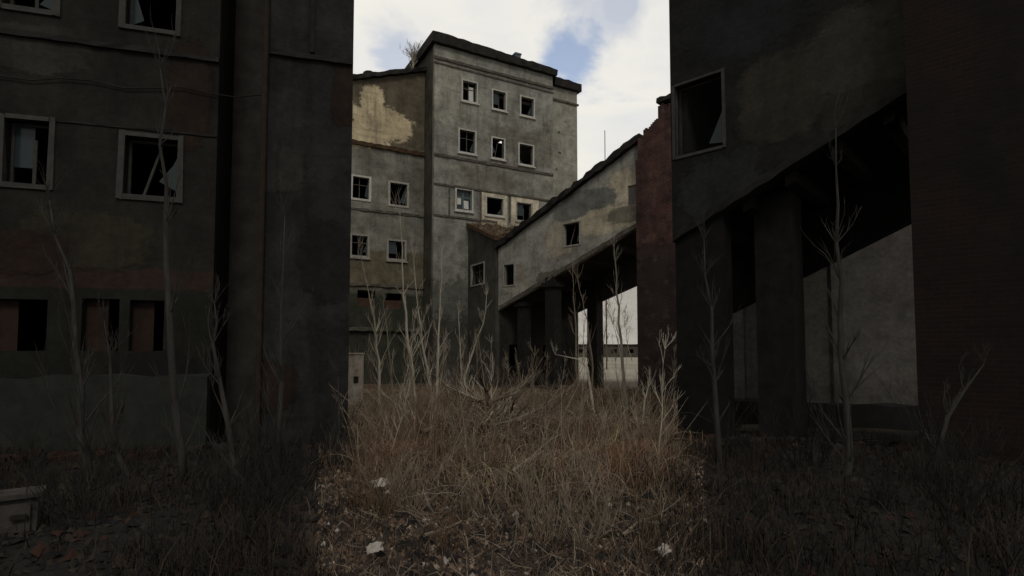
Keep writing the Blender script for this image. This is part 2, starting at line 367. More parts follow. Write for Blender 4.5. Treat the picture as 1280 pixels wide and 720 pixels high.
# ------------------------------------------------------------------ tower block
AZ = R(61); D = Vector((math.sin(AZ), math.cos(AZ), 0)); NRM = Vector((D.y, -D.x, 0)); RZ = math.atan2(D.y, D.x)
C0 = Vector((-99 / 700 * 45, 45, 0))
def loc2(px, py, P0, d=D, n=NRM):
    p = hit(px, py, P0, n); return ((p - P0).dot(d), p.z)
def rect(px0, py0, px1, py1, P0, d=D, n=NRM, inset=.17):
    cx, cy = (px0 + px1) / 2, (py0 + py1) / 2
    x0 = loc2(px0, cy, P0, d, n)[0]; x1 = loc2(px1, cy, P0, d, n)[0]; z1 = loc2(cx, py0, P0, d, n)[1]; z0 = loc2(cx, py1, P0, d, n)[1]
    return (x0 + inset, x1 - inset, z0 + inset, z1 - inset)
K = lambda z: (lambda *a: z)
GREY1, GREY2 = (.24, .238, .21), (.36, .358, .32)
SE = loc2(691, 160, C0)[0]; SX = loc2(725, 170, C0)[0]
ZT = loc2(548, 56, C0)[1]; ZE = loc2(724, 112, C0)[1] - .1
zc1 = loc2(545, 193, C0)[1]; zc2 = loc2(542, 229, C0)[1]; zc3 = loc2(541, 268, C0)[1]; zco = loc2(546, 72, C0)[1]
tower = thing('factory_tower', C0, RZ, 'tall grey plaster factory tower with three rows of small windows and a black flat roof', 'building')
row = [((576, 100, 598, 129), 'pale_panel'), ((614, 112, 634, 139), 'half'), ((649, 120, 669, 147), 'open'),
       ((572, 161, 596, 193), 'bars'), ((613, 171, 632, 200), 'tilt'), ((647, 179, 668, 208), 'open'),
       ((568, 235, 592, 265), 'glass'), ((606, 245, 631, 271), 'open'), ((644, 252, 666, 278), 'half')]
ops = [rect(*r, C0) for r, s in row]
cz = ops[7]; cz2 = ops[8]
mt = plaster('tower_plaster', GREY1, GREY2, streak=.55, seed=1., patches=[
    (1.2, zco - 2, 1.6, 2.2, (.4, .385, .33), 1.6), (8, zc1 + 2.4, 3.0, 1.6, (.21, .2, .17), 1.7), (5.4, zc1 - 1.2, 2.8, 1.2, (.2, .19, .16), 1.7)],
    bands=[(-3, 8.6, (.15, .148, .132), .3), (-3, 5.6, (.075, .072, .063), .4)])  # both lower bands put the wall's shade into its colour
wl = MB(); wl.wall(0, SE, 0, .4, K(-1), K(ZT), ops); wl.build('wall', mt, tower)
ms = plaster('shaded_side_plaster', (.06, .054, .044), (.1, .092, .076), streak=.7, seed=2.)  # shade on the side face is put into this darker base colour
sw = MB(); sw.box(0.004, .4, .403, 15, -1, ZT); sw.build('side_wall', ms, tower)
sw = MB(); sw.box(.4, SX, 14.6, 15, -1, ZE - .5); sw.box(SE - .4, SE - .004, .403, 14.6, ZE - .5, ZT); sw.build('back_wall', ms, tower)
ex = MB(); ex.wall(SE + .004, SX, .45, .4, K(-1), K(ZE)); ex.box(SX - .4, SX - .004, .853, 14.6, -1, ZE); ex.build('stair_bay', plaster('bay_plaster', (.32, .31, .27), (.41, .4, .35), streak=.3, seed=3.), tower)
for (px, py, s) in ((702, 163, .12), (703, 189, .14), (710, 150, .07), (699, 210, .08)):
    a, z = loc2(px, py, C0); pit = MB(); pit.box(a - s, a + s, .4, .46, z - s * .6, z + s * .6, .03); pit.build('spall', M['ledge'], tower)
for z in (4.6, 9.0, zc3, zc1, ZT - 2.8): fl = MB(); fl.box(.42, SE - .42, .42, 14.58, z - .25, z); fl.build('floor_slab', M['inside'], tower)
rf = MB()
hv_ = loc2(548, 43, C0)[1] - ZT
rf.ragged(-.35, SE + .3, -.4, 15.2, lambda x: ZT, lambda x: ZT + hv_ * (1 - .35 * x / SE), .45, .05)
rf.ragged(SE + .31, SX + .3, .05, 15.1, K(ZE), K(ZE + .75), .45, .05)
rf.build('roof', M['felt'], tower)
ch = MB(); a, z = loc2(651, 76, C0); zr = ZT + hv_ * (1 - .35 * a / SE); ch.box(a - .28, a + .28, .5, 1.0, zr - .3, zr + .8, .02); ch.box(a - .34, a + .34, .44, 1.06, zr + .801, zr + .92, .02); ch.build('chimney', rough('chimney_blue', (.09, .11, .15), (.13, .15, .19)), tower)
cn = MB(); cn.ragged(-.16, SE + .1, -.14, -.003, K(zco - .12), K(zco + .1), .4, .025); cn.ragged(-.1, SE + .05, -.08, -.003, K(zco - .5), K(zco - .36), .4, .02)
cn.ragged(SE + .12, SX + .12, .33, .447, K(ZE - 1.35), K(ZE - 1.15), .4, .02)
cn.build('cornice', M['ledge'], tower)
st = MB(); st.ragged(0, SE, -.1, -.003, K(zc1 - .12), K(zc1 + .1), .35, .03); st.ragged(0, SE, -.09, -.003, K(zc2 - .1), K(zc2 + .06), .3, .03); st.ragged(0, SE * .5, -.09, -.003, K(zc3 - .1), K(zc3 + .06), .3, .03)
for px in (561.5, 600.5, 637): a = loc2(px, 255, C0)[0]; st.box(a - .06, a + .06, -.06, -.003, zc3 + .1, zc2 - .12, .02)
st.build('string_course', M['ledge'], tower)
for (r, s), o_ in zip(row, ops):
    window(tower, o_, 0, M['teal'] if s == 'glassx' else (M['frame']), .12, s)
for q, (pr, o_) in enumerate((((602, 240, 634, 283), ops[7]), ((639, 247, 673, 284), ops[8]))):
    x0_, x1_, z0_, z1_ = rect(*pr, C0, inset=0); pn = MB(); pn.wall(x0_, x1_, -.035, .031, K(max(z0_, zc3 - .6)), K(min(z1_, zc2 - .14)), [o_])
    pn.build('render_panel', plaster('cream_render', (.62, .55, .42), (.76, .68, .54), stain=(.22, .19, .15), streak=.35, seed=30. + q, spots=.3), tower)

# ------------------------------------------------------------------ left wing
W0 = C0 - NRM * 2.3
wing = thing('factory_wing', W0, RZ, 'lower grey factory wing left of the tower, with flaking cream plaster under its roof', 'building')
LW = -26.
rl = loc2(438, 101, W0); rr = loc2(533, 90, W0)
slope = (rr[1] - rl[1]) / (rr[0] - rl[0]); wzt = lambda x, *a: rr[1] + slope * (x - rr[0]) if x > -16 else rr[1] + slope * (-16 - rr[0]) + slope * .6 * (-16 - x) * -1 * 0
rows = [((421, 124, 441, 146), 'open', 'd'), ((438, 219, 464, 251), 'bars', 'w'), ((485, 227, 511, 259), 'tilt', 'w'), ((437, 292, 462, 322), 'bars', 'd'), ((483, 299, 508, 326), 'half', 'd'),
        ((388, 212, 414, 244), 'open', 'w'), ((388, 286, 413, 316), 'open', 'd')]
wops = [rect(*r, W0) for r, s, k in rows]
door_ops = [rect(480, 366, 503, 387, W0, inset=.05), rect(446, 362, 470, 384, W0, inset=.05)]
pc = loc2(478, 148, W0); pc2 = loc2(462, 155, W0)
zl1 = loc2(480, 185, W0)[1]; zl2 = loc2(480, 265, W0)[1]; zl3 = loc2(460, 361, W0)[1]
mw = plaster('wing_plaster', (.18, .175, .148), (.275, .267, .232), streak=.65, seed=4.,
    patches=[(pc[0] + .1, pc[1] - .5, 2.3, 1.5, (.66, .55, .37), .75), (pc2[0] - 1.2, pc2[1] - .3, 3.2, 1.7, (.66, .55, .37), .6), (pc[0] - .9, pc[1] + 1.2, 1.0, 1.3, (.66, .55, .37), .7)],
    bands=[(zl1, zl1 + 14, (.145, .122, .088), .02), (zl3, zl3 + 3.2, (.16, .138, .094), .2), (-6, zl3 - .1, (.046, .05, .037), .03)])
# patches must lie over the upper band: rebuild order bands -> patches is handled in plaster()
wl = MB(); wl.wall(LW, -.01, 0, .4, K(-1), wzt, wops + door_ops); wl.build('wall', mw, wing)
sb = MB(); sb.box(LW, 0.0, 10, 10.4, -1, min(wzt(LW), wzt(0))); sb.box(LW, LW + .4, .4, 10, -1, wzt(LW)); sb.build('back_wall', ms, wing)
for z in (zl3, zl2, zl1): fl = MB(); fl.box(LW + .42, -.05, .42, 9.98, z - .25, z); fl.build('floor_slab', M['inside'], wing)
rf = MB(); rf.ragged(LW - .2, -.02, -.4, 10.5, lambda x: wzt(x), lambda x: wzt(x) + .38, .45, .09)
rf.build('roof', M['felt'], wing)
vt = MB(); a = loc2(464, 92, W0)[0]; vt.tube([(a, .6, wzt(a) + .2), (a, .6, wzt(a) + .7), (a, .6, wzt(a) + .85)], [.55, .5, .2], 8); vt.build('roof_vent', M['felt'], wing)
lg = MB(); lg.ragged(LW, -.03, -.22, -.003, K(zl1 - .15), K(zl1 + .16), .35, .05); lg.build('rusty_ledge', M['rust_ledge'], wing)
lg = MB(); lg.ragged(LW, -.03, -.1, -.003, K(zl2 - .1), K(zl2 + .08), .35, .04); lg.ragged(LW, -.03, -.16, -.003, K(zl3 + .2), K(zl3 + .42), .35, .06); lg.build('string_course', M['ledge'], wing)
for (r, s, k), o_ in zip(rows, wops): window(wing, o_, 0, M['frame'] if k == 'w' else M['frame_dull'], .17, s, sill=(k != 'w'))
for o_ in door_ops:
    d_ = MB(); d_.box(o_[0], o_[1], .2, .26, o_[2], o_[2] + (o_[3] - o_[2]) * .55, .03); d_.build('shutter', rough('red_oxide', (.05, .03, .02), (.085, .05, .034)), wing)
lo = MB(); lo.ragged(LW, -.03, -.3, -.003, K(loc2(470, 412, W0)[1] - .12), K(loc2(470, 412, W0)[1] + .14), .5, .06); lo.build('plinth_ledge', rough('mossy_ledge', (.05, .055, .04), (.09, .095, .07)), wing)

# ------------------------------------------------------------------ annex in front of the tower
Q = C0 + D * loc2(585, 340, C0)[0]
annex_d = 5.0
annex = thing('factory_annex', Q, RZ, 'dark low annex between the tower and the gallery with dry plants on its roof', 'building')
aw = 7.6; za, zf = loc2(585, 283, C0)[1], 11.15
msd = plaster('shaded_annex_plaster', (.055, .052, .044), (.095, .09, .076), streak=.7, seed=6.)  # shade of the side wall is put into its dark plaster colour
Pw = Q.copy()
lw = MB()                                        # left side wall, with its window, built in a turned frame
d2, n2 = NRM, -D
wr = rect(589, 329, 606, 357, Q, d2, n2, .12)
lw.wall(0, annex_d, 0, .35, K(-1), lambda x: za + (zf - za) * x / annex_d, [wr])
lo = lw.build('side_wall', msd, annex); lo.rotation_euler = (0, 0, -math.pi / 2)
window(lo, wr, 0, M['frame_dull'], .12, 'bars', sill=False)
fw_ = MB(); fw_.wall(.36, aw, -annex_d + .003, .35, K(-1), K(zf - .02), [(1.2, 2.6, 1.0, 3.2), (4.2, 5.4, 1.0, 3.2)]); fw_.box(aw - .35, aw - .003, -annex_d + .36, -.01, -1, zf - .02)
fw_.build('front_wall', plaster('shaded_annex_front', (.02, .018, .016), (.04, .036, .03), streak=.7, seed=7.), annex)  # near-black front colour carries the shadow of the gallery
ar = MB(); ar.slab([(-.25, -annex_d - .25), (aw + .1, -annex_d - .25), (aw + .1, -.16), (-.25, -.16)], lambda x, y: zf + (za - zf) * (y + annex_d) / annex_d + .0, lambda x, y: zf + (za - zf) * (y + annex_d) / annex_d + .3)
ar.build('roof', M['rust_ledge'], annex)

# ------------------------------------------------------------------ inclined gallery and its brick pier
A = Vector((-17 / 700 * 42.2, 42.15, 0)); B = Vector((157 / 700 * 34, 34, 0))
GD = (B - A).normalized(); GL = (B - A).length; GN = Vector((GD.y, -GD.x, 0)); GRZ = math.atan2(GD.y, GD.x)
gallery = thing('conveyor_gallery', A, GRZ, 'sloping grey conveyor gallery with peeling cream plaster rising from the annex to the brick pier', 'gallery')
ga = loc2(625, 387, A, GD, GN); gb = loc2(797, 284, A, GD, GN); gs = (gb[1] - ga[1]) / (gb[0] - ga[0])
zb = lambda x, *a: ga[1] + gs * (x - ga[0])
gt = loc2(630, 306, A, GD, GN); gt2 = loc2(797, 180, A, GD, GN); gs2 = (gt2[1] - gt[1]) / (gt2[0] - gt[0])
zt = lambda x, *a: gt[1] + gs2 * (x - gt[0])
grow = [((629, 329, 644, 358), 'open', 'w'), ((703, 277, 726, 308), 'tilt', 'w'), ((783, 229, 799, 258), 'open', 'd')]
gops = [rect(*r, A, GD, GN, .1) for r, s, k in grow]
P = lambda px, py: loc2(px, py, A, GD, GN)
def gp(px, py, rx, rz, c, k): a, z = P(px, py); return (a, z, rx, rz, c, k)
CR = (.54, .485, .37)
mg = plaster('gallery_plaster', (.28, .276, .25), (.4, .394, .355), streak=.6, seed=9.,
    patches=[gp(755, 270, 3.0, 1.15, CR, .8), gp(783, 235, 1.7, 1.3, (.55, .49, .38), .8), gp(700, 300, 1.3, 1.2, (.42, .38, .31), .8), gp(645, 350, 1.2, 1.2, (.37, .345, .3), .8),
             gp(735, 250, 2.2, .75, (.2, .2, .185), .5), gp(715, 262, 1.5, .7, (.2, .2, .185), .5), gp(782, 268, 1.3, .55, (.24, .215, .17), .5), gp(690, 345, 1.6, .4, (.15, .14, .12), .9)])
GW = 5.0
wl = MB(); wl.wall(0, GL + .4, 0, .3, zb, zt, gops); wl.build('wall', mg, gallery)
o_ = gops[2]; bd = MB(); bd.box(o_[0] - .02, o_[1] + .02, .1, .14, o_[2] - .02, o_[3] + .02, .01); bd.build('shutter', rough('grey_shutter', (.11, .108, .1), (.18, .175, .16), 5), gallery)
for (r, s, k), o_ in list(zip(grow, gops))[:2]: window(gallery, o_, 0, M['frame_dull'], .1, s, sill=False, proud=.05)
u0 = 1.7
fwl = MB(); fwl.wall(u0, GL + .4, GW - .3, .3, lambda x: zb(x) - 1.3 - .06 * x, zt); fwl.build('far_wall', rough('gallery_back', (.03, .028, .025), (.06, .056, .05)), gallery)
us = MB(); us.slab([(.02, .302), (GL + .4, .302), (GL + .4, GW - .302), (u0 + .02, GW - .302)], lambda x, y: zb(x) + .25, lambda x, y: zb(x) + .5)
for q in range(6): x_ = 1.9 + q * 1.9; us.slab([(x_, .304), (x_ + .25, .304), (x_ + .25, GW - .304), (x_, GW - .304)], lambda x, y: zb(x) - .1, lambda x, y: zb(x) + .248)
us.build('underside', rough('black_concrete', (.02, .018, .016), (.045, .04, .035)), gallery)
rf = MB(); rf.ragged(-.1, GL + .45, -.35, GW + .3, lambda x: zt(x), lambda x: zt(x) + .42, .35, .1); rf.build('roof', M['felt'], gallery)
ep = MB(); ep.ragged(0.1, GL + .35, -.03, -.003, lambda x: zb(x) + .02, lambda x: zb(x) + .3, .4, .04); ep.build('edge_beam', M['ledge'], gallery)
mcol = rough('shaded_column', (.01, .009, .008), (.024, .021, .018), 3, .5)  # shade under the gallery is put into the near-black colour
def column_at(px, Y, w_, ztop):
    p = at(px, 440, Y); c_ = MB(); lx = (p - A).dot(GD); ly = (p - A).dot(-GN)
    c_.box(lx - w_ / 2, lx + w_ / 2, ly - w_ / 2, ly + w_ / 2, -.6, ztop(lx), .02)
    c_.box(lx - w_ * .75, lx + w_ * .75, ly - w_ * .75, ly + w_ * .75, ztop(lx) - .7, ztop(lx) - .4, .02)
    c_.build('column', mcol, gallery)
column_at(744, 41.6, .85, lambda x: zb(x) + .2)
column_at(692, 39.0, .8, lambda x: zb(x) + .2)
column_at(655, 41.4, .7, lambda x: zb(x) + .2)
# pier
pc_ = at(797, 434, 33.55); pc_.z = 0
pier = thing('brick_pier', pc_ , GRZ, 'tall ragged dark red brick pier holding up the high end of the gallery', 'pier')
pl = lambda px, py: loc2(px, py, pc_, GD, GN)
zp = pl(800, 168)[1]; zr = pl(815, 300)[1]; pw = 3.2
mp_ = brick('sooty_brick', (.1, .04, .033), (.062, .028, .025), (.15, .105, .092), (.02, .015, .014), 1.0, bands=[(-3, zr - .5, (.034, .026, .024), .3)], seed=3.)
pb = MB(); pb.box(0, pw, 0, 2, -.8, zp - 1.5)
prof = [(797, 172), (801, 167), (806, 160), (811, 157), (815, 152), (820, 149), (821.5, 147), (823, 130), (829, 129), (836, 131), (846, 129), (856, 131)]
nn = 26
for q in range(nn):
    pa = 797 + 59 * q / nn; pb_ = 797 + 59 * (q + 1) / nn
    ya = float(np.interp((pa + pb_) / 2, [c[0] for c in prof], [c[1] for c in prof]))
    x0, z0 = pl(pa, ya); x1 = pl(pb_, ya)[0]
    if x0 > pw: break
    for y_ in range(4):
        pb.box(x0, min(x1, pw), .5 * y_ + (random.uniform(0, .02) if y_ == 0 else 0), .5 * y_ + .5, zp - 1.5, z0 + random.uniform(-.28, .1) - .08 * y_, .012)
pb.build('shaft', mp_, pier)
cap = MB(); a = pl(822, 130); cap.ragged(a[0] - .06, pw + .08, -.1, 2.08, K(a[1] + .07), K(a[1] + .3), .3, .06); cap.build('cap', M['felt'], pier)
# thin mast on the skyline
mst = MB(); p0, p1 = at(757, 300, 75), at(756, 163, 75); mst.tube([(p0.x, p0.y, 0), (p1.x, p1.y, p1.z)], [.1, .05], 6)
tag(mst.build('mast', M['sash']), 'thin bare metal mast rising behind the gallery roof', 'mast')
# long low shed on the far field
sh0 = at(690, 445, 168); shd = thing('long_shed', (sh0.x, sh0.y, 0), R(2), 'long low dark shed on the pale field beyond the gallery', 'shed')
s_ = MB(); s_.wall(0, 60, 0, .3, K(0), K(3.4), [(x, x + 1.6, 1.2, 2.4) for x in range(3, 58, 5)]); s_.box(0, 60, 8, 8.3, 0, 3.4); s_.build('wall', rough('shed_wall', (.06, .055, .045), (.1, .09, .075), .5), shd)
s_ = MB(); s_.ragged(-.4, 60.4, -.4, 8.6, K(3.4), K(3.9), 2, .05); s_.build('roof', M['felt'], shd)

# ------------------------------------------------------------------ added near building, left: black colours stand for a dimmed frame side
A2 = R(73); D2 = Vector((math.sin(A2), math.cos(A2), 0)); N2 = Vector((D2.y, -D2.x, 0)); RZ2 = math.atan2(D2.y, D2.x)
C2 = Vector((-315 / 700 * 11.6, 11.6, 0))
shop = thing('added_workshop', C2, RZ2, 'nearest added black building filling the left side, with big empty framed windows', 'building')
L2 = lambda px, py: loc2(px, py, C2, D2, N2)
xe = L2(438, 300)[0]; xg0, xg1 = L2(268, 300)[0], 0.0; xl = -9.5
DIM1, DIM2 = (.0155, .015, .0132), (.027, .026, .023)
mso = plaster('dimmed_plaster', DIM1, DIM2, stain=(.012, .012, .011), streak=.85, seed=12., bands=[(-1, L2(100, 350)[1], (.017, .018, .015), .2), (L2(100, 352)[1] - .12, L2(100, 340)[1] + .1, (.036, .022, .017), .5)], patches=[(*L2(40, 60), 1.0, .5, (.045, .043, .038), .5), (*L2(110, 300), 1.1, .6, (.036, .031, .022), .5), (*L2(238, 120), .4, 1.1, (.028, .017, .013), .6), (*L2(20, 315), .8, .4, (.03, .018, .014), .6), (*L2(190, 470), .8, .5, (.012, .012, .011), .5)])
mso_x = 0
msb = plaster('dimmed_block_plaster', (.022, .022, .0215), (.033, .033, .0325), stain=(.01, .01, .01), streak=.85, seed=14., patches=[(*L2(350, 215), .5, .5, (.042, .041, .038), .6), (*L2(410, 330), .6, .9, (.018, .018, .017), .6), (*L2(340, 480), .5, .5, (.027, .017, .013), .6), (*L2(430, 120), .25, .8, (.027, .017, .013), .6)])
nrow = [((-4, 143, 70, 237), 'half'), ((147, 166, 230, 252), 'tilt'), ((-4, -60, 78, 17), 'bars'), ((150, -58, 229, 42), 'open'), ((-170, 128, -85, 222), 'bars')]
nops = [rect(*r, C2, D2, N2, .11) for r, s in nrow]
lops = [rect(100, 372, 150, 440, C2, D2, N2, 0.02), rect(160, 374, 206, 440, C2, D2, N2, 0.02), rect(-60, 372, 60, 440, C2, D2, N2, .02)]
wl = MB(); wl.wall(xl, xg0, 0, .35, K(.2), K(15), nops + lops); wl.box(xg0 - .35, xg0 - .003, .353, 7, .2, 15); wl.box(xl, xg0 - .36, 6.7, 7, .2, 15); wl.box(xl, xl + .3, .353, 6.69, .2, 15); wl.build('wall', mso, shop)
for z in (L2(100, 345)[1], L2(100, 95)[1], 13.5): fl = MB(); fl.box(xl + .31, xg0 - .36, .36, 6.69, z - .25, z); fl.build('floor_slab', M['inside'], shop)
bl = MB(); bl.wall(xg1, xe, -.15, .35, K(.2), K(15.4)); bl.box(xe - .35, xe - .003, .203, 7, .2, 15.4); bl.box(xg1, xg1 + .3, .203, 7, .2, 15.4); bl.build('corner_block', msb, shop)
gp_ = MB(); gp_.box(xg0, xg1, 1.6, 1.9, .2, 15); gp_.build('gap_wall', M['inside'], shop)
dp = MB(); a_ = L2(306, 300)[0]; dp.tube([(a_ + .35, -.26, z_) for z_ in (1.2, 3, 5.2, 8, 11, 15)], [.055] * 6, 8); dp.build('drainpipe', rough('rusty_pipe', (.022, .016, .012), (.042, .028, .02), 6), shop)
cb = MB(); cb.tube([(L2(-40, 88)[0] + q * .5, -.06, L2(-40, 88)[1] - .12 * math.sin(q * .9) ** 2 + q * .02) for q in range(11)], [.014] * 11, 5); cb.build('added_cable', M['felt'], shop)
rf = MB(); rf.ragged(xl - .2, xe + .02, -.3, 7.2, K(15.402), K(15.9), .5, .05); rf.build('roof', M['felt'], shop)
for (r, s), o_ in zip(nrow, nops): window(shop, o_, 0, M['dim_frame'], .1, s, proud=.05, sill=False, sm=M['dim_frame'])
for o_ in lops:
    d_ = MB(); d_.box(o_[0], o_[0] + (o_[1] - o_[0]) * .62, .18, .24, o_[2], o_[3], .01); d_.build('shutter', rough('dimmed_red', (.022, .014, .011), (.036, .02, .016)), shop)
sl = MB(); z0_ = L2(100, 52)[1]; sl.ragged(xl, xg0, -.08, -.003, K(z0_ - .07), K(z0_ + .03), .3, .02); z0_ = L2(60, 150)[1]; sl.ragged(xl, xg0, -.03, -.003, K(z0_ - .02), K(z0_ + .02), .25, .012)
z0_ = L2(382, 75)[1]; sl.ragged(xg1, xe, -.22, -.153, K(z0_ - .07), K(z0_ + .03), .3, .02); a_ = L2(392, 30)[0]; sl.box(a_ - .04, a_ + .04, -.2, -.153, z0_ + .1, z0_ + 3, .01)
sl.build('string_course', rough('dimmed_ledge', (.014, .013, .012), (.028, .026, .024)), shop)
bs = MB(); z0_ = L2(100, 470)[1]; bs.ragged(xl, xg0, -.25, -.003, K(.1), K(z0_), .5, .05); bs.build('plinth', rough('dimmed_plinth', (.018, .021, .018), (.03, .033, .029)), shop)

# ------------------------------------------------------------------ added near gallery, right, coloured black as a dimmed frame side
A3 = Vector((202.5 / 700 * 14, 14, 0)); B3 = Vector((505 / 700 * 10.6, 10.6, 0))
D3 = (B3 - A3).normalized(); N3 = Vector((D3.y, -D3.x, 0)); L3 = (B3 - A3).length
gal2 = thing('added_gallery', A3, math.atan2(D3.y, D3.x), 'nearest added black raised gallery filling the upper right side, with one open window', 'gallery')
l3 = lambda px, py: loc2(px, py, A3, D3, N3)
qa, qb = l3(842, 302), l3(1140, 113); q_s = (qb[1] - qa[1]) / (qb[0] - qa[0]); zb3 = lambda x, *a: qa[1] + q_s * (x - qa[0]); zt3 = lambda x, *a: 12.6 + q_s * x * .6
o3 = [rect(838, 97, 906, 192, A3, D3, N3, .05)]; o3 = [(max(.12, o3[0][0]), o3[0][1], o3[0][2], o3[0][3])]
def g3(px, py, rx, rz, c, k): a, z = l3(px, py); return (a, z, rx, rz, c, k)
m3 = plaster('dimmed_gallery_plaster', (.0135, .0135, .0125), (.023, .023, .0205), stain=(.008, .01, .009), streak=.5, seed=17.,
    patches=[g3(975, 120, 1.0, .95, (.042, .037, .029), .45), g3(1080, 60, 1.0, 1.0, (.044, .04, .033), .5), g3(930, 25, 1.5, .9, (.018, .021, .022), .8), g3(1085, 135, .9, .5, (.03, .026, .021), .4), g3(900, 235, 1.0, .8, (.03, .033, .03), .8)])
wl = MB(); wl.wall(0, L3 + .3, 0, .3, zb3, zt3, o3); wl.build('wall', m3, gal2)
window(gal2, o3[0], 0, M['dim_frame'], .07, 'open', proud=.03, sill=False, sm=M['inside'])
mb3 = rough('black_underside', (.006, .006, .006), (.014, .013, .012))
GW3 = 3.2
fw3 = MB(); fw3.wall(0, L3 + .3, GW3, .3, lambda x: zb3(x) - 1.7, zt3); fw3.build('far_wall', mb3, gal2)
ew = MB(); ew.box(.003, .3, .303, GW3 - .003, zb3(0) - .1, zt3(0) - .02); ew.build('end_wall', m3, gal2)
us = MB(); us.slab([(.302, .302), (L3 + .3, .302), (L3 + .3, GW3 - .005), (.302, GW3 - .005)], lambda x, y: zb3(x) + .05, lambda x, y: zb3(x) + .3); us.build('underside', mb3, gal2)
for q in range(5): bmx = MB(); x_ = .7 + q * .95; bmx.slab([(x_, .304), (x_ + .2, .304), (x_ + .2, GW3 - .01), (x_, GW3 - .01)], lambda x, y: zb3(x) - .22, lambda x, y: zb3(x) + .049); bmx.build('beam', rough('dimmed_beam', (.012, .011, .01), (.026, .023, .02)), gal2)
eb = MB(); eb.ragged(.02, L3 + .3, -.05, -.003, lambda x: zb3(x) + .01, lambda x: zb3(x) + .2, .25, .03); eb.build('edge_beam', rough('dimmed_edge', (.012, .012, .011), (.024, .023, .021)), gal2)
rf = MB(); rf.ragged(0, L3 + .3, 0, GW3 + .5, lambda x: zt3(x) + .002, lambda x: zt3(x) + .4, .4, .04); rf.build('roof', M['felt'], gal2)
lg = MB(); lg.wall(.01, l3(903, 400)[0], .12, .5, K(.2), lambda x: zb3(x) + .04); lg.build('support_leg', mb3, gal2)
c3 = at(977, 440, 13.4); c_ = MB(); lx = (c3 - A3).dot(D3); ly = (c3 - A3).dot(-N3); c_.box(lx - .42, lx + .42, ly - .4, ly + .4, .1, zb3(lx) + .04, .02); c_.build('column', rough('dimmed_column', (.009, .0085, .008), (.02, .018, .016)), gal2)
# its big pier, added and dimmed by colour likewise
p3 = at(1145, 434, 10.2)
g3z = math.atan2(D3.y, D3.x); pq = p3 + D3 * 2.2 - N3 * .9
pier2 = thing('added_pier', (pq.x, pq.y, 0), g3z, 'massive added black brick pier at the right edge in front of the near gallery', 'pier')
pb = MB(); pb.box(-2.2, 2.2, -.9, .9, .2, 14); pb.build('shaft', brick('dimmed_brick', (.02, .012, .01), (.014, .009, .008), (.02, .017, .016), (.009, .008, .008), .75, seed=8.), pier2)
cp = MB(); cp.box(-2.3, 2.3, -1, 1, 14.002, 14.4, .04); cp.build('cap', M['felt'], pier2)
# added grey block behind the near gallery, standing for a dimmed hill
s3 = at(868, 434, 19.0)
store = thing('added_store', (s3.x, s3.y, 0), R(-24), 'added plain dark grey store seen under the near gallery on the right', 'building')
mst_ = plaster('added_store_grey', (.13, .12, .113), (.17, .16, .15), stain=(.09, .082, .076), streak=.5, seed=21.)
sw = MB(); sw.wall(0, 14, 0, .3, K(-.2), K(9.3)); sw.box(0, .3, .303, 6, -.2, 9.3); sw.build('wall', mst_, store)
for q in range(5): pl_ = MB(); pl_.box(1.2 + q * 2.9, 1.55 + q * 2.9, -.12, -.003, 1.302, 9.2, .015); pl_.build('added_pilaster', mst_, store)
sw = MB(); sw.ragged(.05, 14, -.5, -.003, K(-.2), K(1.3), .6, .05); sw.build('plinth', rough('added_store_plinth', (.014, .014, .013), (.025, .024, .022)), store)
sw = MB(); sw.ragged(-.2, 14.2, -.3, 6.2, K(9.302), K(9.6), .6, .04); sw.build('roof', M['felt'], store)

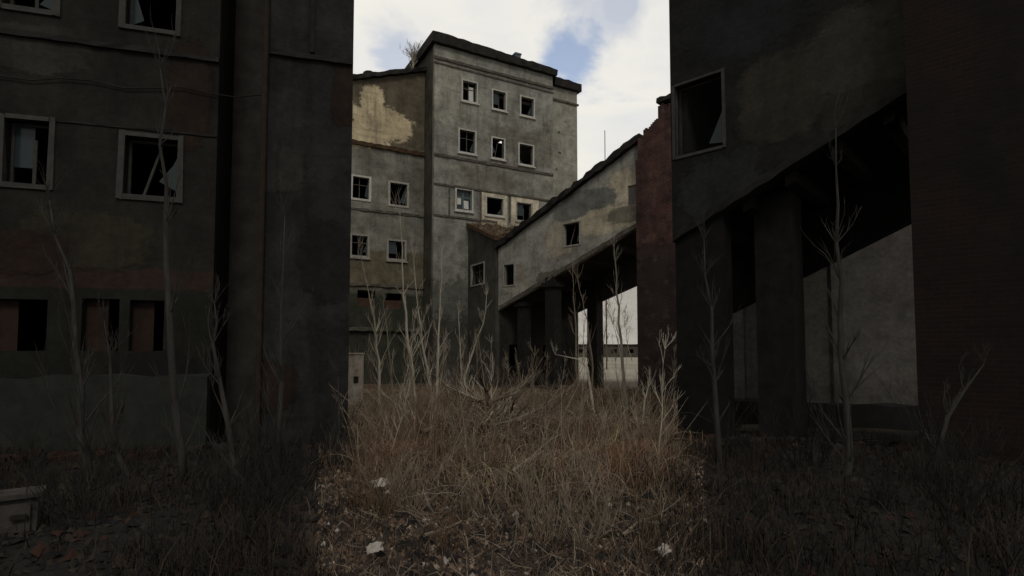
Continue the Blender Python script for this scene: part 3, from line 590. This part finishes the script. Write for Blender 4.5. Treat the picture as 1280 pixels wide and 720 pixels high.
# ------------------------------------------------------------------ bare saplings
def branchy(mb, p, d, ln, r, depth, spread=.5, rmin=.0035):
    pts = [Vector(p)]; rs = [r]; n = 5; dd = Vector(d).normalized()
    for k in range(n):
        dd = (dd + Vector((random.gauss(0, .1), random.gauss(0, .1), random.gauss(.05, .06)))).normalized()
        pts.append(pts[-1] + dd * ln / n); rs.append(max(rmin, r * (1 - .8 * (k + 1) / n)))
    rs[-1] = rs[-1] * .35; rs[-2] = rs[-2] * .75; mb.tube(pts, rs, 4)
    if depth > 0:
        for k in range(random.randint(2, 4)):
            i = random.randint(1, n - 1); a = random.uniform(0, 6.28)
            side = Vector((math.cos(a), math.sin(a), random.uniform(.2, .9))) * spread
            branchy(mb, pts[i], dd + side, ln * random.uniform(.35, .6), rs[i] * .65, depth - 1, spread, rmin)
def sapling(path, Y, r, mat, label, group, nb=9, blen=.28, lean=0.0, reach=None):
    """path: trunk pixels from the base up, all at about distance Y"""
    pts = [at(px, py, Y + lean * i + random.uniform(-.1, .1)) for i, (px, py) in enumerate(path)]
    base = pts[0].copy(); base.z = gz(base.x, base.y) - .1
    if pts[0].z > base.z + .15: pts = [base] + pts
    else: pts[0] = base
    fine = [pts[0]]
    for a, b_ in zip(pts[:-1], pts[1:]):
        k = max(2, int((b_ - a).length / .5))
        for q in range(1, k + 1):
            p = a.lerp(b_, q / k)
            if q < k: p = p + Vector((random.gauss(0, .018), random.gauss(0, .018), 0)) * (1 + r * 8)
            fine.append(p)
    n = len(fine); r *= 1.15; rmin = max(.0034, .00034 * Y); rad = [max(rmin, r * (1 - .9 * (k / (n - 1)) ** 1.3)) for k in range(n)]
    o = thing('sapling', base, 0, label, 'tree', group)
    tk = MB(); tk.tube([p - base for p in fine], rad, 6); tk.build('trunk', mat, o, True)
    H = (fine[-1] - fine[0]).length; br = MB()
    for _ in range(nb * 2 + 4):
        k = random.randint(int(n * .18), n - 1); a = random.uniform(0, 6.28)
        ln = H * blen * 1.35 * (1.2 - k / n) * random.uniform(.4, 1.2)
        branchy(br, fine[k] - base, Vector((math.cos(a), math.sin(a), random.uniform(1.3, 3.))), ln * 1.15, min(rad[k] * .42, .016), 2 if random.random() < .45 else 1, .34, max(.0026, rmin * .5))
    for _ in range(4): branchy(br, fine[-1] - base, Vector((random.gauss(0, .25), random.gauss(0, .25), 1)), H * .14, rad[-1] * .8, 1, .3, rmin * .5)
    br.build('crown', mat, o)
    return o
GS = 'bare saplings in the dry grass'
S = lambda path, Y, r, lab, mat='bark', **k: sapling(path, Y, r, M[mat], lab, GS, **k)
S([(527, 556), (516, 470), (508, 410), (504, 370), (500, 268)], 19, .06, 'tallest pale sapling in front of the wing, leaning slightly left', nb=7, blen=.13)
S([(548, 535), (536, 475), (527, 425), (521, 372), (517, 326)], 21, .055, 'pale sapling right of the tallest one, its trunk curving left towards its top', nb=6, blen=.16)
S([(545, 522), (547, 455), (549, 405), (552, 330)], 23, .06, 'straight upright pale sapling in front of the tower corner', nb=7, blen=.17)
S([(481, 552), (474, 470), (468, 400), (452, 324)], 20, .055, 'pale sapling below the second window row of the wing, nearest the left side', nb=8, blen=.18)
S([(491, 500), (486, 440), (479, 380)], 22, .05, 'short grey sapling behind the tall ones before the wing', 'bark_brown', nb=7, blen=.2)
S([(578, 498), (581, 470), (592, 437), (604, 405), (608, 370)], 24, .06, 'forked sapling leaning right before the dark annex', nb=6, blen=.16)
S([(579, 500), (576, 450), (573, 395)], 24.3, .045, 'thin straight sapling beside the forked one before the annex', nb=6, blen=.18)
S([(608, 500), (602, 455), (598, 425)], 24, .04, 'short sapling at the left end of the gallery', 'bark_brown', nb=6, blen=.25)
S([(786, 575), (781, 490), (773, 403), (768, 290)], 19, .055, 'tall pale sapling rising in front of the gallery beside the brick pier', nb=7, blen=.13)
S([(757, 560), (742, 517), (734, 459), (722, 449), (694, 443)], 17, .05, 'sapling bent over sharply to the left in front of the gallery columns', nb=4, blen=.14)
S([(721, 470), (720, 420), (716, 345)], 28, .055, 'grey sapling left of the gallery column', 'bark_brown', nb=6, blen=.16)
S([(741, 460), (734, 400), (722, 350)], 29, .05, 'grey sapling leaning in front of the gallery column', 'bark_brown', nb=6, blen=.14)
S([(800, 585), (800, 540), (806, 500), (812, 470)], 14, .035, 'short forked sapling at the foot of the brick pier', nb=8, blen=.3)
S([(772, 600), (790, 560), (826, 520)], 13, .03, 'thin sapling leaning right below the brick pier', 'bark_brown', nb=7, blen=.25)
S([(730, 722), (724, 667), (709, 622)], 4.6, .009, 'slender many branched sapling at the bottom, nearest the camera', 'bark_brown', nb=8, blen=.45)
S([(662, 705), (655, 660), (668, 600)], 5.2, .007, 'thin twiggy sapling at the bottom middle', 'bark_brown', nb=8, blen=.4)
S([(512, 668), (516, 620), (523, 574)], 7.2, .02, 'short thin sapling on dark soil at the lower left', 'bark_brown', nb=5, blen=.25)
S([(455, 660), (452, 600), (447, 530)], 8, .02, 'thin sapling at the lower left beside the black building', 'bark_brown', nb=5, blen=.2)
S([(832, 640), (822, 590), (834, 548)], 8.5, .02, 'thin sapling at the lower right beside the near gallery', 'bark_brown', nb=6, blen=.25)
GB = 'added dark saplings before the black building'
T = lambda path, Y, r, lab, **k: sapling(path, Y, r, M['bark_dark'], lab, GB, **{**k, 'nb': k.get('nb', 6) + 5})  # added trees, darkened in colour to suit a dimmed frame side
T([(244, 722), (230, 620), (215, 460), (208, 330), (200, 85)], 7.4, 0.054, 'tallest added dark sapling in front of the black building, between its two window columns', nb=6, blen=.12)
T([(318, 730), (292, 590), (266, 430), (268, 380)], 7.2, 0.043, 'crooked added dark sapling leaning left in front of the gap in the black building', nb=6, blen=.2)
T([(340, 735), (348, 600), (352, 480), (356, 270)], 7.5, 0.043, 'upright added dark sapling before the dark gap in the black building', nb=6, blen=.16)
T([(108, 720), (100, 540), (92, 380), (62, 250)], 8.0, 0.050, 'added dark sapling under the left window of the black building', nb=7, blen=.17)
T([(160, 690), (140, 540), (130, 400)], 8.2, 0.043, 'short added dark sapling before the red shutters of the black building', nb=7, blen=.2)
T([(415, 640), (425, 540), (423, 470)], 8.8, .035, 'thin added dark sapling at the right corner of the black building', nb=6, blen=.25)
T([(1060, 690), (1062, 560), (1050, 400), (1045, 160)], 8.6, .055, 'tall added dark sapling standing in front of the near gallery opening', nb=7, blen=.13)
T([(900, 600), (893, 480), (880, 300)], 9.5, .045, 'added dark sapling before the support leg of the near gallery', nb=6, blen=.15)
T([(1165, 610), (1185, 520), (1230, 455)], 7.6, .04, 'added dark sapling leaning right across the black pier', nb=7, blen=.2)
# thinner growth between them
GT = 'thin saplings in the scrub'
tproto = []
for k in range(6):
    o = thing('sapling', (0, 0, 0), 0, 'thin bare sapling among the taller ones in the scrub between the buildings', 'tree', GT)
    p = Vector((0, 0, 0)); pts = [p.copy()]; dd = Vector((random.gauss(0, .12), random.gauss(0, .12), 1))
    for q in range(9):
        dd = dd + Vector((random.gauss(0, .06), random.gauss(0, .06), 0)); p = p + dd.normalized() * .4; pts.append(p.copy())
    rad = [max(.006, .024 * (1 - q / 9)) for q in range(10)]; mt_ = M['bark'] if k % 2 else M['bark_brown']
    tk = MB(); tk.tube(pts, rad, 5); tk.build('trunk', mt_, o, True); br = MB()
    for _ in range(15):
        q = random.randint(2, 8); a = random.uniform(0, 6.28)
        branchy(br, pts[q], Vector((math.cos(a), math.sin(a), random.uniform(1.3, 3))), random.uniform(.6, 1.5) * (1.2 - q / 10), .0095, 2 if random.random() < .5 else 1, .34, .0036)
    br.build('crown', mt_, o); tproto.append(o)
spots = [(448, 505), (460, 530), (470, 498), (495, 520), (503, 545), (515, 505), (533, 498), (541, 545), (556, 500), (564, 525), (570, 490), (588, 515), (596, 488), (615, 492), (628, 505), (640, 488), (652, 500), (668, 492), (682, 512), (700, 495), (712, 525), (728, 492), (752, 500), (764, 530), (795, 515), (812, 545), (826, 530), (836, 515), (776, 495), (485, 575), (660, 545), (822, 580)]
for k, (px, py) in enumerate(spots):
    if k < 6: o = tproto[k]
    else:
        src = tproto[k % 6]; o = src.copy(); col.objects.link(o)
        for ch_ in src.children: c = ch_.copy(); c.parent = o; col.objects.link(c)
    p = gpix(px, py); s_ = random.uniform(.45, 1.0) * (1.15 if p.y > 22 else .7) * (1.35 if px < 600 and k % 3 == 0 else 1)
    o.location = (p.x, p.y, gz(p.x, p.y) - .05); o.scale = (s_, s_, s_); o.rotation_euler = (random.gauss(0, .1), random.gauss(0, .1), random.uniform(0, 6.28))
for k, (px, Y_, sc_) in enumerate(((729, 130, 3.2), (752, 140, 4.2), (760, 120, 2.4), (776, 150, 4.6), (790, 125, 3.4), (712, 135, 3.6))):
    src = tproto[(0, 2, 4)[k % 3]]; o = src.copy(); o.name = 'bare_tree'; col.objects.link(o)
    for ch_ in src.children: c = ch_.copy(); c.parent = o; col.objects.link(c)
    p = at(px, 440, Y_); o.location = (p.x, p.y, -.1); o.scale = (sc_ * 1.3, sc_ * 1.3, sc_); o.rotation_euler = (0, 0, k * 1.3)
    o['label'] = 'faint bare tree on the pale field seen through the gap under the gallery'; o['group'] = 'far bare trees'
# sapling on the wing roof
ro = W0 + D * loc2(520, 88, W0)[0] - NRM * 1.0
o = thing('roof_birch', (ro.x, ro.y, wzt(loc2(520, 88, W0)[0]) + .3), 0, 'small bare birch growing on the wing roof against the tower', 'tree')
tk = MB(); tk.tube([(0, 0, 0), (.1, 0, .8), (.05, 0, 1.7)], [.06, .05, .025], 5); tk.build('trunk', M['bark'], o)
br = MB()
for _ in range(26): branchy(br, (random.uniform(0, .1), 0, random.uniform(.3, 1.7)), (random.gauss(-.1, .6), random.gauss(0, .4), 1), random.uniform(.7, 1.6), .026, 2, .5, .012)
br.build('crown', M['bark'], o)

# ------------------------------------------------------------------ bare shrubs
GSH = 'bare shrubs in the dry grass'
protos = []
for k in range(5):
    mb = MB()
    for _ in range(11):
        a = random.uniform(0, 6.28); rr_ = random.uniform(0, .15)
        branchy(mb, (rr_ * math.cos(a), rr_ * math.sin(a), -.05), (math.cos(a) * random.uniform(.1, .7), math.sin(a) * random.uniform(.1, .7), 1), random.uniform(.7, 1.5), .011, 2, .6)
    mats_ = M['bark_brown'] if k % 2 else rough('twig_rust', (.1, .06, .035), (.19, .125, .08), 6)
    o = mb.build('bare_shrub', mats_); protos.append(o)
used = 0
def shrub(x, y, s, label, group, mat=None):
    global used
    if used < 5: o = protos[used]
    else: o = protos[random.randrange(5)].copy(); col.objects.link(o)
    used += 1
    o.location = (x, y, gz(x, y) - .03); o.scale = (s, s, s * random.uniform(.8, 1.2)); o.rotation_euler = (0, 0, random.uniform(0, 6.28))
    tag(o, label, 'shrub', group)
    if mat:
        o.data = o.data.copy(); o.data.materials[0] = mat
    return o
for k in range(70):
    y = random.uniform(9, 38) if k < 52 else random.uniform(4.5, 9); x = random.uniform(-.27, .27) * y
    if y > 34 and x > 3: continue
    shrub(x, y, random.uniform(.6, 1.25) * (1 if y > 9 else .5) * (.75 if y > 19 else 1), 'knee to waist high bare twiggy shrub in the dry grass between the buildings', GSH)
for k in range(16):
    sgn = -1 if k % 2 else 1; y = random.uniform(5, 10.5); x = sgn * random.uniform(.36, .85) * y
    shrub(x, y, random.uniform(.4, .9), 'added dark bare shrub on darkened ground in front of the near buildings', 'added dark shrubs beside the near buildings', M['dim_twig'])  # added shrubs, recoloured dark for the dimmed frame sides
# plants along the annex roof edge
for k in range(12):
    lx = random.uniform(0, 6); ly = -random.uniform(.6, annex_d); p = Q + D * lx - NRM * ly
    zz = zf + (za - zf) * (ly + annex_d) / annex_d + .28
    o = protos[k % 5].copy(); col.objects.link(o); o.location = (p.x, p.y, zz); o.scale = (.8, .8, .6); o.rotation_euler = (0, 0, k)
    tag(o, 'dry rusty brown shrub growing on the annex roof', 'shrub', 'shrubs on the annex roof')
rb = MB()
for _ in range(160):
    lx = random.uniform(-.1, 6.5); ly = -random.uniform(0.3, annex_d + .1); s = random.uniform(.06, .2); z = zf + (za - zf) * (ly + annex_d) / annex_d + .3
    rb.box(lx - s, lx + s, ly - s, ly + s, z - .05, z + s, s * .5)
o = rb.build('roof_rubble', M['rubble']); o.location = Q; o.rotation_euler = (0, 0, RZ); tag(o, kind='stuff', label='brown rubble and soil lying on the annex roof', cat='rubble')

# ------------------------------------------------------------------ brush pile and fallen branches
gm0 = rough('dark_stick', (.05, .038, .028), (.1, .075, .055), 6); bp = gpix(612, 545); pile = thing('brush_pile', (bp.x, bp.y, gz(bp.x, bp.y)), 0, 'tangled heap of pale cut branches in the middle of the grass', 'brush pile')
mb = MB()
for q in range(95):
    a = random.uniform(0, 6.28); rr_ = abs(random.gauss(0, .55)); el = random.uniform(-.25, .5); m0 = len(mb.m)
    branchy(mb, (rr_ * math.cos(a) * 1.4, rr_ * math.sin(a), random.uniform(.1, 1.0) * max(.15, 1 - .7 * rr_)), (math.cos(a + random.gauss(0, 1.4)), math.sin(a + random.gauss(0, 1.4)), el), random.uniform(.5, 1.7), random.uniform(.014, .042), 1, .7, .007)
    for w_ in range(m0, len(mb.m)): mb.m[w_] = (0, 1, 2)[q % 3]
mb.build('tangled_sticks', [M['bark'], M['bark_brown'], gm0], pile)
def log(pixels, r, mat, label, lift=.12):
    pts = []
    for px, py in pixels:
        p = gpix(px, py); pts.append(Vector((p.x, p.y, gz(p.x, p.y) + lift)))
    base = pts[0].copy(); mb = MB(); mb.tube([p - base for p in pts], [r * (1 - .5 * i / len(pts)) for i in range(len(pts))], 6)
    for p in pts[1:]:
        for _ in range(2): branchy(mb, p - base, (random.gauss(.4, .6), random.gauss(0, .6), random.uniform(.1, .6)), random.uniform(.2, .6), r * .4, 1, .6)
    o = mb.build('fallen_branch', mat); o.location = base; return tag(o, label, 'branch', 'fallen branches on the ground')
log([(527, 560), (548, 548), (575, 534)], .05, M['bark_brown'], 'dark fallen branch lying left of the brush pile', .3)
log([(690, 586), (720, 578), (745, 572), (768, 562)], .045, rough('straw_bark', (.26, .22, .12), (.4, .34, .2)), 'yellowish fallen branch lying right of the brush pile')
log([(640, 602), (660, 585), (680, 572)], .03, M['bark'], 'pale thin fallen branch just below the brush pile')
log([(530, 690), (555, 680), (578, 668)], .016, M['bark_brown'], 'small fallen branch on dark soil at the bottom left')
log([(778, 690), (800, 668), (826, 672)], .02, M['bark_brown'], 'small brown fallen branch at the bottom right')

# added bricks and lumps, dimmed in colour like the near buildings
rbl = MB()
for _ in range(420):
    if random.random() < .5:
        u = random.uniform(-9, 1.6); p_ = C2 + D2 * u + N2 * abs(random.gauss(.2, .45))
    else:
        u = random.uniform(.2, 6); p_ = A3 + D3 * u + N3 * random.gauss(-.5, .9)
    s_ = random.uniform(.03, .13); z_ = gz(p_.x, p_.y); rbl.box(p_.x - s_, p_.x + s_, p_.y - s_ * .7, p_.y + s_ * .7, z_ - .03, z_ + s_ * .9, s_ * .35, random.randrange(2))
tag(rbl.build('rubble', [rough('dim_rubble', (.018, .016, .015), (.04, .035, .032)), rough('dim_brickbat', (.03, .017, .013), (.05, .028, .022))]), 'broken bricks and lumps along the feet of the near buildings', 'rubble', kind='stuff')
# ------------------------------------------------------------------ litter
def scrap(px, py, w_, h_, mat, label, name='litter_scrap', cat='litter', tilt=.6):
    p = gpix(px, py); n = 7; mb = MB(); vv = {}
    for i in range(n + 1):
        for j in range(n + 1):
            u, q = i / n - .5, j / n - .5
            e = 1 - .6 * abs(mnoise.noise((px + u * 3, q * 3, 1)))
            vv[i, j] = len(mb.v); mb.v.append((u * w_ * e, q * h_ * e, .35 * min(w_, h_) * mnoise.noise((u * 5 + px, q * 5, 2)) + .03 * (1 - 4 * u * u)))
    for i in range(n):
        for j in range(n): mb.f.append((vv[i, j], vv[i+1, j], vv[i+1, j+1], vv[i, j+1])); mb.m.append(0)
    o = mb.build(name, mat, smooth=True); o.location = (p.x, p.y, gz(p.x, p.y) + .12); o.rotation_euler = (tilt, random.uniform(-.3, .3), random.uniform(-.5, .5))
    sm = o.modifiers.new('thick', 'SOLIDIFY'); sm.thickness = .006
    return tag(o, label, cat, 'litter on the ground')
mpl = rough('dirty_plastic', (.3, .27, .23), (.6, .56, .5), 9, .1)
scrap(475, 618, .26, .17, mpl, 'white crumpled scrap lying on the dark soil at the lower left', tilt=.5)
scrap(470, 708, .16, .1, rough('dirty_paper', (.35, .32, .29), (.5, .46, .42), 8), 'greyish paper scrap at the very bottom left')
scrap(831, 708, .12, .09, mpl, 'small pale scrap at the bottom right edge')
scrap(484, 630, .08, .05, mpl, 'tiny white scrap just below the crumpled one')
# pale cabinets
def cabinet(p, w_, d_, h_, label, mat, rz):
    o = thing('metal_cabinet', p, rz, label, 'cabinet', 'discarded metal cabinets')
    b_ = MB(); b_.box(-w_ / 2, w_ / 2, 0, d_, 0, h_, .01); b_.build('body', mat, o)
    t_ = MB(); t_.box(-w_ / 2 - .04, w_ / 2 + .04, -.05, d_ + .04, h_ + .012, h_ + .06, .006); t_.build('lid', mat, o)
    dr = MB(); dr.box(-w_ * .42, w_ * .42, -.025, -.012, h_ * .08, h_ * .9); dr.build('door', mat, o)
    hn = MB(); hn.box(w_ * .18, w_ * .38, -.07, -.027, h_ * .48, h_ * .6, .004); hn.build('handle', M['felt'], o)
p = at(437, 472, 27); cabinet((p.x, p.y, gz(p.x, p.y)), 1.1, .8, at(437, 443, 27).z - gz(p.x, p.y), 'white metal cabinet standing in the grass by the corner of the added black building', rough('dirty_enamel', (.26, .2, .15), (.6, .54, .48), 2.5, .3), R(8))
p = at(-8, 700, 5.2); cabinet((p.x, p.y, gz(p.x, p.y)), .58, .22, at(0, 628, 5.2).z - gz(p.x, p.y), 'added dim grey cabinet at the bottom left corner before the black building', rough('dimmed_enamel', (.025, .022, .02), (.09, .08, .074), 5, .5), R(34))  # added second cabinet, its enamel dimmed by colour

# ------------------------------------------------------------------ grass, stalks and debris (uncountable)
def blades(name, n, mats, sampler, label, hrange, wfun):
    P_ = []; 
    V = np.zeros((n * 5, 3)); mi = np.zeros(n * 2, int); k = 0
    while k < n:
        x, y, hs, mid = sampler()
        h = random.uniform(*hrange) * hs; a = random.uniform(0, 6.283); b_ = a + random.gauss(1.57, .5); wd = wfun(y)
        ca, sa = math.cos(a) * wd, math.sin(a) * wd; ln = h * abs(random.gauss(.45, .6)); cb, sb_ = math.cos(b_) * ln, math.sin(b_) * ln
        z = gz(x, y) - .03
        V[k*5:k*5+5] = ((x - ca, y - sa, z), (x + ca, y + sa, z), (x + cb * .35 + ca * .7, y + sb_ * .35 + sa * .7, z + h * .6), (x + cb * .35 - ca * .7, y + sb_ * .35 - sa * .7, z + h * .6), (x + cb, y + sb_, z + h * .92))
        mi[k*2:k*2+2] = mid; k += 1
    F = np.empty(n * 7, dtype=np.int32); base = np.arange(n) * 5
    for j, off in enumerate((0, 1, 2, 3, 3, 2, 4)): F[j::7] = base + off
    me = bpy.data.meshes.new(name); me.vertices.add(n * 5); me.vertices.foreach_set('co', V.ravel())
    me.loops.add(n * 7); me.loops.foreach_set('vertex_index', F)
    me.polygons.add(n * 2); ls = np.empty(n * 2, np.int32); ls[0::2] = np.arange(n) * 7; ls[1::2] = np.arange(n) * 7 + 4; me.polygons.foreach_set('loop_start', ls)
    for m_ in mats: me.materials.append(m_)
    me.polygons.foreach_set('material_index', mi.astype(np.int32)); me.update(calc_edges=True); me.validate()
    o = bpy.data.objects.new(name, me); col.objects.link(o); return tag(o, label, 'grass', kind='stuff')
def leafmat(name, c):
    m_, t_, b_ = newmat(name); v_ = N(t_, 'ShaderNodeTexCoord').outputs['Object']
    n_ = noise_tex(t_, v_, 2.5, 6, .7)
    t_.links.new(mix(t_, maprange(t_, n_, .3, .7), tuple(x * .6 for x in c), tuple(x * 1.3 for x in c)), b_.inputs['Base Color']); return m_
gm = [leafmat('straw', (.38, .3, .21)), leafmat('tan_brown', (.24, .17, .115)), leafmat('rust_brown', (.26, .14, .085)), leafmat('umber', (.11, .082, .06)), leafmat('olive_straw', (.26, .23, .13))]
def s_mid():
    while True:
        y = 6 + 34 * random.random() ** 1.25; x = random.uniform(-.37, .37) * y
        if abs(x) > .285 * y * (1 + .35 * mnoise.noise((x * .3, y * .9, 3))) and random.random() < .93: continue
        n_ = mnoise.noise((x * .45, y * .3, 7)); q = mnoise.noise((x * .25, y * .18, 17))
        if random.random() > .15 + 1.6 * (n_ + .42): continue
        if ((x - bp.x) / 1.9) ** 2 + ((y - bp.y + 1.3) / 2.6) ** 2 < 1 and random.random() < .9: continue
        if y < 10 and random.random() > ((y - 6) / 4.2) ** 1.3: continue
        if random.random() < .9 * sstep(.2, .3, abs(x) / y) * (y < 12): continue
        r_ = random.random()
        if q > .12: mid = 2 if r_ < .55 else (1 if r_ < .85 else 0)
        elif q < -.22: mid = 4 if r_ < .35 else (1 if r_ < .7 else 0)
        else: mid = 1 if r_ < .5 else (3 if r_ < .75 else (0 if r_ < .93 else 2))
        return x, y, (.55 + .7 * max(0, n_ + .35)) * (1 if y < 17 else .62), mid
blades('dry_grass', 56000, gm, s_mid, 'dense dry brown grass between the buildings', (.12, .5), lambda y: .0035 + .00065 * y)
def s_near():
    y = random.uniform(3.2, 9.5); x = random.uniform(-.33, .33) * y; r_ = random.random()
    while mnoise.noise((x * .8, y * .8, 27)) < random.uniform(-.5, .4): y = random.uniform(3.2, 9.5); x = random.uniform(-.33, .33) * y
    return x, y, 1, 3 if r_ < .68 else (1 if r_ < .9 else (0 if r_ < .93 else 2))
blades('flattened_grass', 8000, gm, s_near, 'sparse flattened dead grass on the dark soil in the foreground', (.05, .22), lambda y: .0045)
sm_ = [leafmat('dim_grass', (.016, .014, .012)), leafmat('dim_straw', (.028, .023, .018)), leafmat('dim_rust', (.045, .03, .02)), leafmat('margin_tan', (.12, .088, .06))]  # side grass dimmed through its colours, fading from tan at the margin
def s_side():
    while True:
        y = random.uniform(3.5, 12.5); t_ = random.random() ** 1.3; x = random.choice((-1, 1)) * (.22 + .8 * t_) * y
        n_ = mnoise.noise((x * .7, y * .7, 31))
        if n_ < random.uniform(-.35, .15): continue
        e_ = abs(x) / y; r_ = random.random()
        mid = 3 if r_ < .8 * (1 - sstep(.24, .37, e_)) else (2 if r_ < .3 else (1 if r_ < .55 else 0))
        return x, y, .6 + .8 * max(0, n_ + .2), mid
blades('dimmed_grass', 17000, sm_, s_side, 'patchy added dark dead grass along the near black buildings', (.06, .5), lambda y: .005)
# dead leaves, clods and bits of litter covering the near soil
def debris(n, mats, wts, label, name, ymin, ymax, spread, smin, smax):
    mb = MB()
    for _ in range(n):
        y = ymin + (ymax - ymin) * random.random() ** 1.4; x = random.uniform(-spread, spread) * y; s = random.uniform(smin, smax) * random.choice((.6, 1, 1, 1.5)); a = random.uniform(0, 6.28)
        z = gz(x, y) + s * .2; m_ = random.choices(range(len(mats)), wts)[0]
        ux, uy = math.cos(a) * s, math.sin(a) * s; k1, k2 = random.uniform(.35, .9), random.uniform(-.6, .9)
        i = len(mb.v)
        top = z + s * random.uniform(.2, .9)
        mb.v += [(x - ux, y - uy, z - s * .3), (x + uy * k1, y - ux * k1, z + s * .3 * k2), (x + ux, y + uy, z - s * .2), (x - uy * k1, y + ux * k1, z + s * .3 * k2), (x + ux * .2, y + uy * .1, top)]
        for f in ((0, 1, 4), (1, 2, 4), (2, 3, 4), (3, 0, 4)): mb.f.append(tuple(i + q for q in f)); mb.m.append(m_)
    return tag(mb.build(name, mats), label, 'debris', kind='stuff')
dm = [leafmat('leaf_brown', (.16, .108, .075)), leafmat('leaf_dark', (.07, .052, .042)), leafmat('leaf_pale', (.34, .27, .2)), leafmat('clod_black', (.03, .027, .026)), leafmat('chip_grey', (.42, .39, .36))]
debris(34000, dm, (32, 34, 7, 25, 2), 'dead leaves, clods and chips strewn over the dark foreground soil', 'leaf_litter', 3.3, 11, .34, .012, .04)
debris(9000, [leafmat('dim_grit', (.016, .015, .014)), leafmat('dim_grit_brown', (.035, .028, .022)), leafmat('dim_grit_red', (.045, .022, .016))], (6, 4, 1), 'added dark grit beside the near buildings', 'dark_grit', 3.3, 12, 1.05, .02, .07)  # added grit that darkens the ground at both frame sides
tw = MB()
for _ in range(2300):
    y = 3.6 + 16 * random.random() ** 1.5; x = random.uniform(-.3, .3) * y; a = random.uniform(0, 6.28); ln = random.uniform(.06, .3); z = gz(x, y) + random.uniform(.01, .1)
    tw.tube([(x, y, z), (x + math.cos(a) * ln * .5, y + math.sin(a) * ln * .5, z + random.uniform(-.02, .08)), (x + math.cos(a) * ln, y + math.sin(a) * ln, z + random.uniform(-.03, .2))], [.0045, .004, .002], 3, random.choice((0, 0, 2, 2, 2)))
tag(tw.build('twigs', [M['bark_brown'], M['bark'], dm[1]]), 'fallen twigs scattered over soil and grass', 'twigs', kind='stuff')
arc = MB()
for _ in range(2600):
    y = 6.5 + 28 * random.random() ** 1.1; x = random.uniform(-.25, .25) * y; y += 3 * (abs(x - bp.x) < 1.5 and bp.y - 4 < y < bp.y); a = random.uniform(0, 6.28); L_ = random.uniform(.5, 1.9) * (1 if y > 12 else .55); h = random.uniform(.12, .7) * (1 if y > 12 else .6); z = gz(x, y); r_ = .0022 + .00038 * y
    q2 = a + random.gauss(0, .5)
    pts = [(x, y, z)]
    fe = random.uniform(.75, .95)
    for f in (.1, .2, .32, .45, .58, .7, .85, 1):
        aa = a + (q2 - a) * f; pts.append((x + math.cos(aa) * L_ * f, y + math.sin(aa) * L_ * f, z + h * 4 * f * (1 - f * fe) * .8 + random.gauss(0, .008)))
    arc.tube(pts, [r_ * (1.05 - .08 * q) for q in range(9)], 3, random.choices(range(4), (5, 3, 5, .6))[0])
tag(arc.build('bramble_tangle', [gm[1], M['bark_brown'], gm[3], M['bark']]), 'tangled dead bramble stems over the grass', 'brambles', kind='stuff')
stk = MB()
for _ in range(1000):
    y = random.uniform(8, 27); x = random.uniform(-.28, .28) * y; h = random.uniform(.4, 1.35) * (1 if y < 16 else .7); z = gz(x, y); dx, dy = random.gauss(0, .3) * h, random.gauss(0, .3) * h; r_ = .003 + .0004 * y; m_ = random.randrange(3)
    stk.tube([(x, y, z), (x + dx * .4, y + dy * .4, z + h * .55), (x + dx, y + dy, z + h)], [r_, r_ * .8, r_ * .4], 3, m_)
    for q in range(random.randint(0, 4)):
        f = random.uniform(.4, .9); a = random.uniform(0, 6.28); l_ = h * random.uniform(.1, .3); p = (x + dx * f, y + dy * f, z + h * f)
        stk.tube([p, (p[0] + math.cos(a) * l_ * .6, p[1] + math.sin(a) * l_ * .6, p[2] + l_)], [r_ * .6, r_ * .3], 3, m_)
tag(stk.build('weed_stalks', [gm[0], gm[1], M['bark_brown']]), 'tall dead weed stalks standing in the dry grass', 'weeds', kind='stuff')
